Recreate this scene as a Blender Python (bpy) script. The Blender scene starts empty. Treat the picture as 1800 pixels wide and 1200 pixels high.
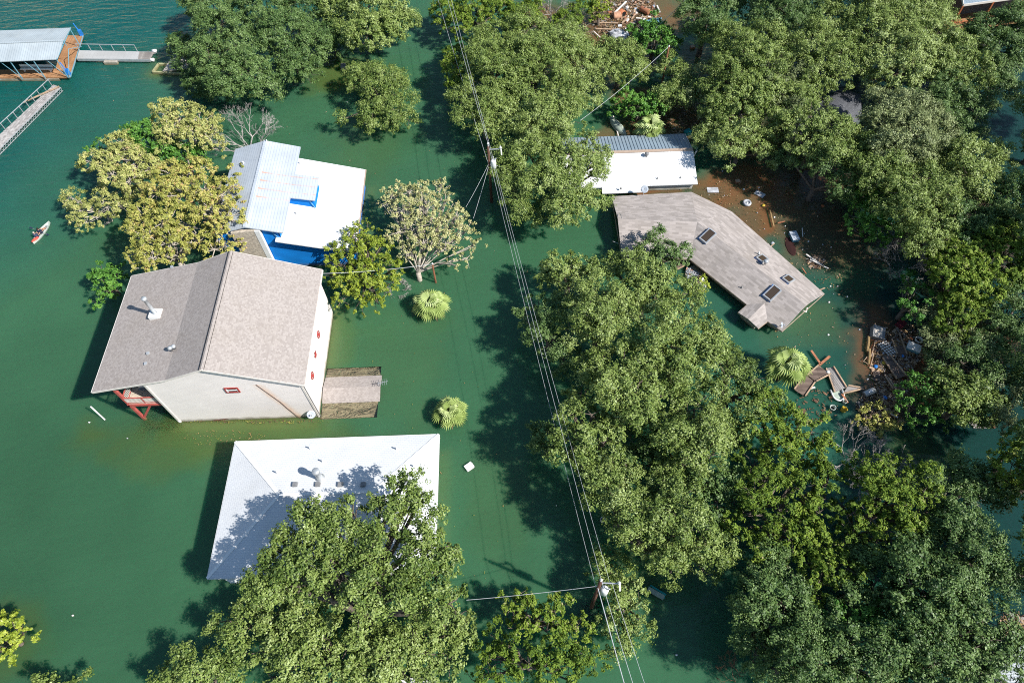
import bpy, math, random
import numpy as np
from mathutils import Vector, Matrix
random.seed(7); RNG = np.random.default_rng(11)

# ------------------------------------------------------------------ camera, sky, sun, exposure
scene = bpy.context.scene
COL = scene.collection
CAM_H = 60.0; FPX = 1200.0                       # height of the drone above the water, focal length in photo pixels
_dn = np.array([(928-900)/FPX, -(1375-600)/FPX, -1.0]); _dn /= np.linalg.norm(_dn)
_up = -_dn; _f = np.array([0, 0, -1.0]); _Y = _f - _up*np.dot(_f, _up); _Y /= np.linalg.norm(_Y)
ROT = np.array([np.cross(_Y, _up), _Y, _up])     # camera axes -> world axes
cam_data = bpy.data.cameras.new('camera'); cam = bpy.data.objects.new('camera', cam_data); COL.objects.link(cam)
cam_data.sensor_width = 36; cam_data.lens = FPX/1800*36; cam_data.clip_start = 0.5; cam_data.clip_end = 6000
M = Matrix(ROT.tolist()).to_4x4(); M.translation = (0, 0, CAM_H); cam.matrix_world = M
scene.camera = cam
SUN = Vector((6.9, -3.3, 7.0)).normalized()
EL = math.asin(SUN.z); AZ = math.atan2(SUN.x, SUN.y)
w = bpy.data.worlds.new('World'); scene.world = w; w.use_nodes = True
nt = w.node_tree; bg = nt.nodes['Background']; sky = nt.nodes.new('ShaderNodeTexSky')
sky.sky_type = 'NISHITA'; sky.sun_disc = False; sky.sun_elevation = EL; sky.sun_rotation = AZ; sky.air_density = 1.5; sky.dust_density = 0; sky.ozone_density = 3
nt.links.new(sky.outputs[0], bg.inputs[0]); bg.inputs[1].default_value = 0.075
sd = bpy.data.lights.new('sun', 'SUN'); sd.energy = 4.8; sd.angle = math.radians(0.53); sd.color = (1, .965, .90)
so = bpy.data.objects.new('sun', sd); COL.objects.link(so); so.rotation_euler = SUN.to_track_quat('Z', 'Y').to_euler()
scene.view_settings.view_transform = 'Standard'; scene.view_settings.look = 'None'
scene.view_settings.exposure = 0.6; scene.view_settings.gamma = 1
scene.cycles.use_denoising = False
scene.cycles.filter_width = 1.05; scene.cycles.max_bounces = 6; scene.cycles.diffuse_bounces = 2; scene.cycles.glossy_bounces = 2
scene.cycles.transparent_max_bounces = 8; scene.cycles.transmission_bounces = 2
scene.cycles.caustics_reflective = False; scene.cycles.caustics_refractive = False

def ray(px, py): return ROT @ np.array([(px-900)/FPX, -(py-600)/FPX, -1.0])
def at(px, py, z=0.0):                            # a spot measured on the photograph, at a known real height
    d = ray(px, py); return Vector((np.array([0, 0, CAM_H]) + d*((z-CAM_H)/d[2])).tolist())

# ------------------------------------------------------------------ materials
def new_mat(name):
    m = bpy.data.materials.new(name); m.use_nodes = True
    return m, m.node_tree, m.node_tree.nodes['Principled BSDF']
def N(nt, t, **kw):
    n = nt.nodes.new(t)
    for k, v in kw.items():
        if hasattr(n, k): setattr(n, k, v)
        else: n.inputs[k].default_value = v
    return n
def rgb(c): return (c[0], c[1], c[2], 1)
def mat(name, c, rough=.7, metal=0, var=.25, scale=3.0, spec=.3, bump=0):
    m, nt, b = new_mat(name)
    tc = N(nt, 'ShaderNodeTexCoord'); no = N(nt, 'ShaderNodeTexNoise'); no.inputs['Scale'].default_value = scale
    no.inputs['Detail'].default_value = 5
    nt.links.new(tc.outputs['Object'], no.inputs['Vector'])
    r = N(nt, 'ShaderNodeValToRGB'); nt.links.new(no.outputs[0], r.inputs[0])
    r.color_ramp.elements[0].position = .3; r.color_ramp.elements[1].position = .7
    r.color_ramp.elements[0].color = rgb([x*(1-var) for x in c]); r.color_ramp.elements[1].color = rgb([min(1, x*(1+var)) for x in c])
    nt.links.new(r.outputs[0], b.inputs['Base Color'])
    b.inputs['Roughness'].default_value = rough; b.inputs['Metallic'].default_value = metal
    b.inputs['Specular IOR Level'].default_value = spec
    if bump:
        bp = N(nt, 'ShaderNodeBump'); bp.inputs['Strength'].default_value = bump; bp.inputs['Distance'].default_value = .03
        nt.links.new(no.outputs[0], bp.inputs['Height']); nt.links.new(bp.outputs[0], b.inputs['Normal'])
    return m
def brick_mat(name, c1, c2, mortar, bw, bh, msize, offset=.5, rough=.85, bump=.3, bias=0.0, streak=.12, tintscale=.5):
    m, nt, b = new_mat(name)
    uv = N(nt, 'ShaderNodeUVMap'); br = N(nt, 'ShaderNodeTexBrick')
    nt.links.new(uv.outputs[0], br.inputs['Vector'])
    br.offset = offset; br.inputs['Scale'].default_value = 1
    br.inputs['Color1'].default_value = rgb(c1); br.inputs['Color2'].default_value = rgb(c2); br.inputs['Mortar'].default_value = rgb(mortar)
    br.inputs['Brick Width'].default_value = bw; br.inputs['Row Height'].default_value = bh
    br.inputs['Mortar Size'].default_value = msize; br.inputs['Bias'].default_value = bias; br.inputs['Mortar Smooth'].default_value = .2
    no = N(nt, 'ShaderNodeTexNoise'); no.inputs['Scale'].default_value = tintscale; no.inputs['Detail'].default_value = 8
    nt.links.new(uv.outputs[0], no.inputs['Vector'])
    mr = N(nt, 'ShaderNodeMapRange'); mr.inputs[1].default_value = .25; mr.inputs[2].default_value = .75
    mr.inputs[3].default_value = 1-streak; mr.inputs[4].default_value = 1+streak; nt.links.new(no.outputs[0], mr.inputs[0])
    mx = N(nt, 'ShaderNodeVectorMath', operation='SCALE'); nt.links.new(br.outputs['Color'], mx.inputs[0]); nt.links.new(mr.outputs[0], mx.inputs['Scale'])
    nt.links.new(mx.outputs[0], b.inputs['Base Color']); b.inputs['Roughness'].default_value = rough
    b.inputs['Specular IOR Level'].default_value = .25
    if bump:
        bp = N(nt, 'ShaderNodeBump'); bp.invert = True; bp.inputs['Strength'].default_value = bump; bp.inputs['Distance'].default_value = .02
        nt.links.new(br.outputs['Fac'], bp.inputs['Height']); nt.links.new(bp.outputs[0], b.inputs['Normal'])
    return m

MT = {}
MT['shingle'] = brick_mat('taupe_shingle', (.40, .355, .33), (.295, .255, .235), (.35, .31, .29), .19, .15, .008, bias=-.1, streak=.03, tintscale=2.5)
MT['shingle2'] = brick_mat('brown_grey_shingle', (.44, .39, .365), (.30, .265, .245), (.35, .31, .29), .7, .24, .01, bias=.05, streak=.13, tintscale=.3)
MT['white_shingle'] = brick_mat('white_shingle', (.68, .69, .70), (.65, .66, .68), (.58, .60, .63), .33, .2, .02, streak=.05)
MT['dark_shingle'] = brick_mat('dark_shingle', (.12, .125, .14), (.08, .085, .095), (.06, .06, .07), .4, .15, .02, streak=.3)
MT['siding'] = brick_mat('cream_siding', (.88, .81, .775), (.87, .80, .765), (.68, .62, .59), 40, .16, .018, streak=.05, bump=.4)
MT['white_siding'] = brick_mat('white_siding', (.72, .70, .67), (.71, .69, .66), (.5, .48, .46), 40, .16, .016, streak=.05)
MT['blue_siding'] = brick_mat('blue_siding', (.003, .23, .72), (.003, .21, .68), (.001, .12, .45), 40, .19, .025, streak=.12, bump=.5)
MT['white_metal'] = brick_mat('white_metal_roof', (.72, .73, .735), (.70, .71, .72), (.58, .60, .63), 60, .3, .025, streak=.05, rough=.55, bump=.3)
MT['pale_metal'] = brick_mat('pale_blue_metal_roof', (.46, .50, .55), (.44, .48, .53), (.36, .40, .46), 60, .3, .03, streak=.12, rough=.45, bump=.4)
MT['grey_metal'] = brick_mat('grey_blue_metal_roof', (.27, .34, .40), (.26, .33, .39), (.17, .22, .28), .42, 60, .03, offset=0, streak=.15, rough=.4)
MT['white_rib'] = brick_mat('white_ribbed_metal', (.76, .765, .77), (.75, .755, .76), (.58, .60, .64), .42, 60, .03, offset=0, streak=.03, rough=.5)
MT['dock_roof'] = brick_mat('dock_metal_roof', (.42, .47, .50), (.40, .45, .48), (.31, .36, .40), .32, 60, .035, offset=0, streak=.14, rough=.45)
MT['corrugated'] = brick_mat('corrugated_sheet', (.5, .53, .56), (.48, .51, .54), (.32, .35, .38), 60, .18, .05, offset=0, streak=.15)
MT['deck_wood'] = brick_mat('orange_deck_wood', (.44, .24, .12), (.34, .17, .08), (.14, .07, .04), .16, 3, .012, offset=.3, streak=.25)
MT['grey_wood'] = brick_mat('weathered_grey_boards', (.36, .33, .30), (.24, .215, .20), (.08, .07, .065), .15, 4, .014, offset=.3, streak=.35)
MT['grey_wood2'] = brick_mat('weathered_cross_boards', (.38, .35, .33), (.25, .23, .215), (.08, .07, .065), 4, .17, .014, offset=.3, streak=.35)
MT['brown_wood'] = brick_mat('brown_weathered_boards', (.21, .155, .125), (.12, .085, .07), (.03, .022, .02), 4, .14, .014, offset=.4, streak=.4)
MT['alu'] = brick_mat('gangway_panel', (.42, .42, .42), (.40, .40, .40), (.3, .3, .31), .5, 6, .008, offset=0, streak=.08)
MT['concrete'] = mat('concrete', (.46, .41, .36), .9, var=.18, scale=2.5, bump=.3)
MT['terrace'] = mat('beige_gravel', (.50, .43, .35), .95, var=.28, scale=5, bump=.5)
MT['white'] = mat('white_paint', (.76, .76, .75), .5, var=.06)
MT['trim'] = mat('cream_trim', (.68, .63, .58), .6, var=.08)
MT['tan_cap'] = mat('tan_ridge_cap', (.42, .32, .25), .6, var=.1)
MT['grey_paint'] = mat('grey_paint', (.22, .22, .225), .6, var=.15)
MT['dark'] = mat('near_black', (.012, .012, .014), .5, var=.3)
MT['red_paint'] = mat('salmon_red_paint', (.44, .10, .085), .6, var=.2)
MT['red_trim'] = mat('dark_red_paint', (.30, .04, .035), .6, var=.2)
MT['orange_paint'] = mat('orange_red_steel', (.42, .14, .06), .6, var=.2)
MT['blue_steel'] = mat('light_blue_steel', (.16, .36, .46), .5, var=.2)
MT['blue'] = mat('blue_plastic', (.02, .18, .55), .5, var=.2)
MT['teal'] = mat('teal_plastic', (.01, .25, .27), .4, var=.2)
MT['galv'] = mat('galvanised_steel', (.50, .52, .54), .4, .4, var=.15)
MT['dish'] = mat('grey_dish', (.42, .46, .52), .5, var=.05)
MT['pole_wood'] = mat('dark_brown_pole', (.10, .05, .035), .85, var=.35, scale=6)
MT['wire'] = mat('aluminium_wire', (.52, .53, .55), .5, .0, var=.05)
MT['plank'] = mat('tan_plank', (.40, .28, .19), .85, var=.3, scale=2)  # tan wood colour for planks and rails
MT['plank_o'] = mat('orange_plank', (.36, .15, .08), .85, var=.3, scale=2)
MT['log'] = mat('yellow_brown_log', (.30, .20, .09), .9, var=.3)
MT['bark'] = mat('grey_brown_bark', (.13, .105, .085), .9, var=.4, scale=4)
MT['pale_bark'] = mat('pale_sycamore_bark', (.42, .37, .31), .8, var=.3, scale=4)
MT['dead'] = mat('grey_dead_twig', (.36, .33, .31), .9, var=.25)
MT['rubber'] = mat('grey_rubber', (.16, .16, .16), .8, var=.3)
MT['stone'] = mat('grey_stone', (.40, .41, .44), .9, var=.4, scale=1.5, bump=.6)
MT['stone_o'] = mat('orange_stone', (.42, .24, .16), .9, var=.3)
MT['olive'] = mat('pale_yellow_stucco', (.52, .50, .28), .9, var=.15)
MT['kayak'] = mat('pale_grey_hull', (.50, .55, .50), .45, var=.08)
MT['kayak_in'] = mat('grey_green_cockpit', (.36, .40, .36), .6, var=.12)
MT['canoe'] = mat('faded_green_hull', (.36, .42, .35), .7, var=.18)
MT['bag'] = mat('coral_red_fabric', (.75, .10, .07), .8, var=.2)
MT['skin'] = mat('skin', (.45, .24, .16), .6, var=.05)
MT['navy'] = mat('navy_cloth', (.015, .022, .06), .9, var=.3)
MT['hair'] = mat('dark_hair', (.02, .014, .01), .7, var=.3)
MT['maroon'] = mat('maroon_plastic', (.10, .012, .02), .5, var=.2)
MT['yellow'] = mat('yellow_plastic', (.6, .42, .05), .5, var=.2)
MT['frond_stem'] = mat('green_stem', (.22, .28, .06), .6, var=.2)
MT['brush'] = mat('brown_brush', (.16, .10, .06), .9, var=.4)
MT['bed'] = mat('lake_bed_mud', (.14, .12, .05), .95, var=.3, scale=.2)
MT['mud'] = mat('brown_mud', (.15, .085, .045), .95, var=.35, scale=.7, bump=.6)
MT['sub_weed'] = mat('olive_weed', (.20, .20, .05), .95, var=.3, scale=1)
g, nt_, b_ = new_mat('dark_glass'); b_.inputs['Base Color'].default_value = (.03, .035, .04, 1); b_.inputs['Roughness'].default_value = .08; MT['glass'] = g
g, nt_, b_ = new_mat('amber_glass'); b_.inputs['Base Color'].default_value = (.07, .05, .035, 1); b_.inputs['Roughness'].default_value = .15; MT['amber'] = g

def rust_roof():                                   # pale metal with four rust streaks running down the east slope
    m = MT['pale_metal'].copy(); m.name = 'rust_streaked_metal'; nt = m.node_tree; b = nt.nodes['Principled BSDF']
    src = b.inputs['Base Color'].links[0].from_socket
    geo = N(nt, 'ShaderNodeNewGeometry'); sp = N(nt, 'ShaderNodeSeparateXYZ'); nt.links.new(geo.outputs['Position'], sp.inputs[0])
    def mth(op, a, bb, cc=None):
        n = N(nt, 'ShaderNodeMath', operation=op)
        for i, v in enumerate((a, bb) if cc is None else (a, bb, cc)):
            if isinstance(v, (int, float)): n.inputs[i].default_value = v
            else: nt.links.new(v, n.inputs[i])
        return n.outputs[0]
    y = mth('ADD', sp.outputs[1], mth('MULTIPLY', mth('ADD', sp.outputs[0], 27.0), -.03))
    fr = mth('ABSOLUTE', mth('SUBTRACT', mth('FRACT', mth('DIVIDE', mth('SUBTRACT', y, 53.55), 1.23), 0), .5), 0)
    line = mth('MULTIPLY', mth('LESS_THAN', fr, .075), mth('MULTIPLY', mth('GREATER_THAN', y, 53.5), mth('LESS_THAN', y, 58.4)))
    no = N(nt, 'ShaderNodeTexNoise'); no.inputs['Scale'].default_value = 1.8; no.inputs['Detail'].default_value = 6
    nt.links.new(geo.outputs['Position'], no.inputs['Vector'])
    fade = mth('MAXIMUM', mth('SUBTRACT', 1.0, mth('MULTIPLY', mth('ADD', sp.outputs[0], 27.1), .9)), mth('MULTIPLY', mth('SUBTRACT', no.outputs[0], .33), 1.6))
    east = mth('GREATER_THAN', sp.outputs[0], -27.15)
    f = mth('MULTIPLY', mth('MULTIPLY', line, east), mth('MINIMUM', mth('MAXIMUM', fade, 0.0), .8))
    mx = N(nt, 'ShaderNodeMix', data_type='RGBA'); nt.links.new(f, mx.inputs['Factor']); nt.links.new(src, mx.inputs[6])
    mx.inputs[7].default_value = (.55, .28, .17, 1); nt.links.new(mx.outputs[2], b.inputs['Base Color'])
    return m
MT['rust_metal'] = rust_roof()

def stained_siding():                              # rust bleeding round the rope hung on the south wall
    m = MT['siding'].copy(); m.name = 'rust_stained_siding'; nt = m.node_tree; b = nt.nodes['Principled BSDF']
    src = b.inputs['Base Color'].links[0].from_socket
    p0, p1 = Vector((-23.1, 30.8, 6.75)), Vector((-21.1, 30.8, 0.1))
    geo = N(nt, 'ShaderNodeNewGeometry'); sp = N(nt, 'ShaderNodeSeparateXYZ'); nt.links.new(geo.outputs['Position'], sp.inputs[0])
    mr = N(nt, 'ShaderNodeMapRange'); mr.inputs[1].default_value = p0.z; mr.inputs[2].default_value = p1.z
    mr.inputs[3].default_value = p0.x; mr.inputs[4].default_value = p1.x; nt.links.new(sp.outputs[2], mr.inputs[0])
    s = N(nt, 'ShaderNodeMath', operation='SUBTRACT'); nt.links.new(sp.outputs[0], s.inputs[0]); nt.links.new(mr.outputs[0], s.inputs[1])
    a = N(nt, 'ShaderNodeMath', operation='ABSOLUTE'); nt.links.new(s.outputs[0], a.inputs[0])
    no = N(nt, 'ShaderNodeTexNoise'); no.inputs['Scale'].default_value = 1.2; nt.links.new(geo.outputs['Position'], no.inputs['Vector'])
    m2 = N(nt, 'ShaderNodeMapRange'); m2.interpolation_type = 'SMOOTHSTEP'; m2.inputs[1].default_value = 0; m2.inputs[2].default_value = .75; m2.inputs[3].default_value = .62; m2.inputs[4].default_value = 0
    nt.links.new(a.outputs[0], m2.inputs[0])
    top = N(nt, 'ShaderNodeMath', operation='LESS_THAN'); nt.links.new(sp.outputs[2], top.inputs[0]); top.inputs[1].default_value = 6.7
    mu = N(nt, 'ShaderNodeMath', operation='MULTIPLY'); nt.links.new(m2.outputs[0], mu.inputs[0]); nt.links.new(no.outputs[0], mu.inputs[1])
    mu2 = N(nt, 'ShaderNodeMath', operation='MULTIPLY'); nt.links.new(mu.outputs[0], mu2.inputs[0]); nt.links.new(top.outputs[0], mu2.inputs[1])
    mx = N(nt, 'ShaderNodeMix', data_type='RGBA'); nt.links.new(mu2.outputs[0], mx.inputs['Factor']); nt.links.new(src, mx.inputs[6])
    mx.inputs[7].default_value = (.80, .36, .08, 1); nt.links.new(mx.outputs[2], b.inputs['Base Color'])
    return m
MT['stained'] = stained_siding()

def litter_specks(m, amount=.5):                  # fallen leaves and dirt lodged on the roof
    nt = m.node_tree; b = nt.nodes['Principled BSDF']; src = b.inputs['Base Color'].links[0].from_socket
    geo = N(nt, 'ShaderNodeNewGeometry'); n1 = N(nt, 'ShaderNodeTexNoise'); n1.inputs['Scale'].default_value = 9; n1.inputs['Detail'].default_value = 2; nt.links.new(geo.outputs['Position'], n1.inputs['Vector'])
    n2 = N(nt, 'ShaderNodeTexNoise'); n2.inputs['Scale'].default_value = .35; n2.inputs['Detail'].default_value = 6; nt.links.new(geo.outputs['Position'], n2.inputs['Vector'])
    m1 = N(nt, 'ShaderNodeMapRange'); m1.inputs[1].default_value = .70; m1.inputs[2].default_value = .76; nt.links.new(n1.outputs[0], m1.inputs[0])
    m2 = N(nt, 'ShaderNodeMapRange'); m2.inputs[1].default_value = .42; m2.inputs[2].default_value = .7; m2.inputs[3].default_value = .15; nt.links.new(n2.outputs[0], m2.inputs[0])
    mu = N(nt, 'ShaderNodeMath', operation='MULTIPLY'); nt.links.new(m1.outputs[0], mu.inputs[0]); nt.links.new(m2.outputs[0], mu.inputs[1])
    m3 = N(nt, 'ShaderNodeMapRange'); m3.inputs[1].default_value = .45; m3.inputs[2].default_value = .75; m3.inputs[4].default_value = .22*amount; nt.links.new(n2.outputs[0], m3.inputs[0])
    ad = N(nt, 'ShaderNodeMath', operation='MAXIMUM'); nt.links.new(mu.outputs[0], ad.inputs[0]); nt.links.new(m3.outputs[0], ad.inputs[1])
    mx = N(nt, 'ShaderNodeMix', data_type='RGBA'); nt.links.new(ad.outputs[0], mx.inputs['Factor']); nt.links.new(src, mx.inputs[6]); mx.inputs[7].default_value = (.22, .17, .10, 1)
    nt.links.new(mx.outputs[2], b.inputs['Base Color'])
for k_ in ('shingle', 'shingle2', 'white_metal', 'white_shingle', 'white_rib', 'grey_metal', 'dock_roof', 'rust_metal', 'alu'): litter_specks(MT[k_])
def wet_band(m, top=.22):                          # dark algae and mud line just above the flood level
    nt = m.node_tree; b = nt.nodes['Principled BSDF']; src = b.inputs['Base Color'].links[0].from_socket
    geo = N(nt, 'ShaderNodeNewGeometry'); sp = N(nt, 'ShaderNodeSeparateXYZ'); nt.links.new(geo.outputs['Position'], sp.inputs[0])
    no = N(nt, 'ShaderNodeTexNoise'); no.inputs['Scale'].default_value = 1.3; no.inputs['Detail'].default_value = 6; nt.links.new(geo.outputs['Position'], no.inputs['Vector'])
    ad = N(nt, 'ShaderNodeMath', operation='MULTIPLY_ADD'); ad.inputs[1].default_value = -.7; nt.links.new(no.outputs[0], ad.inputs[0]); nt.links.new(sp.outputs[2], ad.inputs[2])
    mr = N(nt, 'ShaderNodeMapRange'); mr.inputs[1].default_value = top-.5; mr.inputs[2].default_value = top; mr.inputs[3].default_value = .8; mr.inputs[4].default_value = 0; nt.links.new(ad.outputs[0], mr.inputs[0])
    mx = N(nt, 'ShaderNodeMix', data_type='RGBA'); nt.links.new(mr.outputs[0], mx.inputs['Factor']); nt.links.new(src, mx.inputs[6]); mx.inputs[7].default_value = (.13, .12, .05, 1)
    nt.links.new(mx.outputs[2], b.inputs['Base Color'])
for k_ in ('siding', 'stained', 'white_siding', 'blue_siding', 'terrace', 'olive', 'concrete', 'red_paint'): wet_band(MT[k_])

def leaf_mat(name, stops, trans=.2, rough=.5):
    m, nt, b = new_mat(name)
    at_ = N(nt, 'ShaderNodeAttribute'); at_.attribute_name = 'tint'
    r = N(nt, 'ShaderNodeValToRGB'); cr = r.color_ramp; nt.links.new(at_.outputs['Fac'], r.inputs[0])
    while len(cr.elements) < len(stops): cr.elements.new(.5)
    for e, (p, c) in zip(cr.elements, stops): e.position = p; e.color = rgb(c)
    nt.links.new(r.outputs[0], b.inputs['Base Color']); b.inputs['Roughness'].default_value = rough; b.inputs['Specular IOR Level'].default_value = .35
    tr = N(nt, 'ShaderNodeBsdfTranslucent'); nt.links.new(r.outputs[0], tr.inputs[0])
    mx = N(nt, 'ShaderNodeMixShader'); mx.inputs[0].default_value = trans
    nt.links.new(b.outputs[0], mx.inputs[1]); nt.links.new(tr.outputs[0], mx.inputs[2])
    nt.links.new(mx.outputs[0], nt.nodes['Material Output'].inputs[0])
    return m
LM = {
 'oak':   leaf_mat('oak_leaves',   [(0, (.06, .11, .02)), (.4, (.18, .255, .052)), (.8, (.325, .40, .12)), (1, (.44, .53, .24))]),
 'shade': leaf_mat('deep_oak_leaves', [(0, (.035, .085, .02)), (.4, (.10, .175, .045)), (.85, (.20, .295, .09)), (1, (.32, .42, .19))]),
 'green': leaf_mat('bright_green_leaves', [(0, (.03, .12, .015)), (.5, (.10, .25, .035)), (1, (.22, .42, .07))]),
 'cedar': leaf_mat('cedar_leaves', [(0, (.05, .10, .01)), (.4, (.13, .215, .02)), (.85, (.26, .345, .04)), (1, (.38, .36, .17))], .2, .7),
 'syc':   leaf_mat('sycamore_leaves', [(0, (.18, .21, .045)), (.4, (.36, .39, .11)), (.75, (.55, .54, .20)), (1, (.58, .43, .22))]),
 'syc2':  leaf_mat('rusty_sycamore_leaves', [(0, (.18, .21, .04)), (.4, (.36, .37, .08)), (.8, (.52, .47, .14)), (1, (.56, .35, .16))]),
 'lime':  leaf_mat('yellow_green_leaves', [(0, (.09, .15, .012)), (.5, (.26, .33, .03)), (.85, (.45, .50, .07)), (1, (.58, .58, .18))]),
 'pale':  leaf_mat('pale_thin_leaves', [(0, (.22, .24, .08)), (.4, (.43, .44, .18)), (.8, (.62, .60, .30)), (1, (.66, .50, .28))]),
 'grey':  leaf_mat('grey_green_leaves', [(0, (.08, .11, .04)), (.4, (.19, .235, .09)), (.85, (.33, .38, .16)), (1, (.45, .49, .27))]),
 'palm':  leaf_mat('palm_fronds', [(0, (.16, .24, .05)), (.5, (.40, .50, .16)), (1, (.62, .68, .36))], .2),
}

# ------------------------------------------------------------------ mesh helpers
class MB:
    def __init__(s): s.v = []; s.f = []; s.m = []
    def poly(s, pts, mi=0):
        i = len(s.v); s.v += [tuple(p) for p in pts]; s.f.append(tuple(range(i, i+len(pts)))); s.m.append(mi); return s
    def mesh(s, vs, fs, mi=0):
        i = len(s.v); s.v += [tuple(p) for p in vs]; s.f += [tuple(i+k for k in f) for f in fs]; s.m += [mi]*len(fs); return s
    def hexa(s, b, t, mi=0):                       # four bottom points, four top points, counter-clockwise from above
        return s.mesh(list(b)+list(t), [(3, 2, 1, 0), (4, 5, 6, 7), (0, 1, 5, 4), (1, 2, 6, 5), (2, 3, 7, 6), (3, 0, 4, 7)], mi)
    def box(s, c, size, rz=0, mi=0, tilt=None):
        x, y, z = [q/2 for q in size]; R = Matrix.Rotation(rz, 3, 'Z')
        if tilt: R = R @ Matrix.Rotation(tilt[0], 3, 'X') @ Matrix.Rotation(tilt[1], 3, 'Y')
        c = Vector(c); q = [(-x, -y), (x, -y), (x, y), (-x, y)]
        return s.hexa([c+R@Vector((a, b, -z)) for a, b in q], [c+R@Vector((a, b, z)) for a, b in q], mi)
    def bar(s, p, q, w_, h_=None, mi=0):
        p, q = Vector(p), Vector(q); d = (q-p).normalized(); h_ = h_ or w_
        a = d.cross(Vector((0, 0, 1)))
        a = a.normalized() if a.length > .02 else Vector((1, 0, 0)); c = a.cross(d).normalized()
        k = [(-.5, -.5), (.5, -.5), (.5, .5), (-.5, .5)]
        A = [p+a*(w_*i)+c*(h_*j) for i, j in k]; B = [q+a*(w_*i)+c*(h_*j) for i, j in k]
        return s.mesh(A+B, [(0, 1, 2, 3), (7, 6, 5, 4), (4, 5, 1, 0), (5, 6, 2, 1), (6, 7, 3, 2), (7, 4, 0, 3)], mi)
    def tube(s, pts, rad, n=6, mi=0, cap=True):
        pts = [Vector(p) for p in pts]; rad = rad if hasattr(rad, '__len__') else [rad]*len(pts)
        vs = []; fs = []
        for i, p in enumerate(pts):
            d = (pts[min(i+1, len(pts)-1)]-pts[max(i-1, 0)]).normalized()
            a = d.cross(Vector((0.31, .17, .93)))
            if a.length < .05: a = d.cross(Vector((1, 0, 0)))
            a.normalize(); b = d.cross(a)
            for k in range(n):
                t = 2*math.pi*k/n; vs.append(p+(a*math.cos(t)+b*math.sin(t))*rad[i])
        for i in range(len(pts)-1):
            for k in range(n):
                fs.append((i*n+k, i*n+(k+1) % n, (i+1)*n+(k+1) % n, (i+1)*n+k))
        if cap: fs += [tuple(range(n))[::-1], tuple(range((len(pts)-1)*n, len(pts)*n))]
        return s.mesh(vs, fs, mi)
    def lathe(s, c, prof, n=12, mi=0, axis=None):  # prof: (radius, height) from the bottom up
        vs = []; fs = []; c = Vector(c); R = axis.to_track_quat('Z', 'Y').to_matrix() if axis is not None else Matrix.Identity(3)
        for r, z in prof:
            for k in range(n):
                t = 2*math.pi*k/n; vs.append(c+R@Vector((r*math.cos(t), r*math.sin(t), z)))
        for i in range(len(prof)-1):
            for k in range(n): fs.append((i*n+k, i*n+(k+1) % n, (i+1)*n+(k+1) % n, (i+1)*n+k))
        fs += [tuple(range(n))[::-1], tuple(range((len(prof)-1)*n, len(prof)*n))]
        return s.mesh(vs, fs, mi)
    def slab(s, pts, th, mi=0):                    # a polygon with a thickness downwards
        n = len(pts); t = [Vector(p) for p in pts]; b = [p-Vector((0, 0, th)) for p in t]
        return s.mesh(t+b, [tuple(range(n)), tuple(range(2*n-1, n-1, -1))]+[(i, n+i, n+(i+1) % n, (i+1) % n) for i in range(n)], mi)
    def build(s, name, mt, parent=None, smooth=False, org=None):
        org = Vector(org) if org is not None else (Vector((0, 0, 0)) if parent is None or parent.get('_o') is None else Vector(parent['_o']))
        me = bpy.data.meshes.new(name); V = np.array(s.v, dtype=np.float64)
        me.from_pydata((V-np.array(org)).tolist(), [], s.f)
        mats = mt if isinstance(mt, (list, tuple)) else [mt]
        for q in mats: me.materials.append(MT[q] if isinstance(q, str) else q)
        me.polygons.foreach_set('material_index', s.m)
        if smooth: me.polygons.foreach_set('use_smooth', [True]*len(s.f))
        uv = me.uv_layers.new(name='UVMap'); UP = Vector((0, 0, 1))
        for p in me.polygons:                      # planar UVs in metres: u along the level line of the face, v up its slope
            n = p.normal; u = UP.cross(n)
            u = Vector((1, 0, 0)) if u.length < .02 else u.normalized(); vv = n.cross(u)
            if abs(n.z) > .9997 and s.__dict__.get('udir') is not None: u = s.udir; vv = n.cross(u)
            for li in p.loop_indices:
                co = me.vertices[me.loops[li].vertex_index].co+org; uv.data[li].uv = (co.dot(u), co.dot(vv))
        me.update()
        o = bpy.data.objects.new(name, me); COL.objects.link(o); o.location = org
        if parent is not None:
            o.parent = parent; o.location = org-Vector(parent['_o']) if parent.get('_o') is not None else org
        return o
def thing(name, label, cat, loc=(0, 0, 0), group=None):
    o = bpy.data.objects.new(name, None); COL.objects.link(o); o.empty_display_size = .3
    o.location = loc; o['label'] = label; o['category'] = cat; ORG[o.name] = Vector(loc)
    if group: o['group'] = group
    return o
ORG = {}
def part(mb, name, mt, root, smooth=False):        # geometry is given in world metres; a root holds its own origin
    lo = Vector((0, 0, 0)); q = root
    while q is not None: lo += q.location; q = q.parent
    o = mb.build(name, mt, None, smooth, org=lo); o.parent = root; o.location = (0, 0, 0)
    return o
def solo(mb, name, mt, label, cat, loc, group=None, smooth=False):
    o = mb.build(name, mt, None, smooth, org=loc); o['label'] = label; o['category'] = cat
    if group: o['group'] = group
    return o
def struct(o, kind='structure'): o['kind'] = kind; return o
def copy_tree(o, parent=None):
    c = o.copy(); COL.objects.link(c); c.parent = parent
    for ch in [x for x in bpy.data.objects if x.parent == o]: copy_tree(ch, c)
    return c

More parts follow.
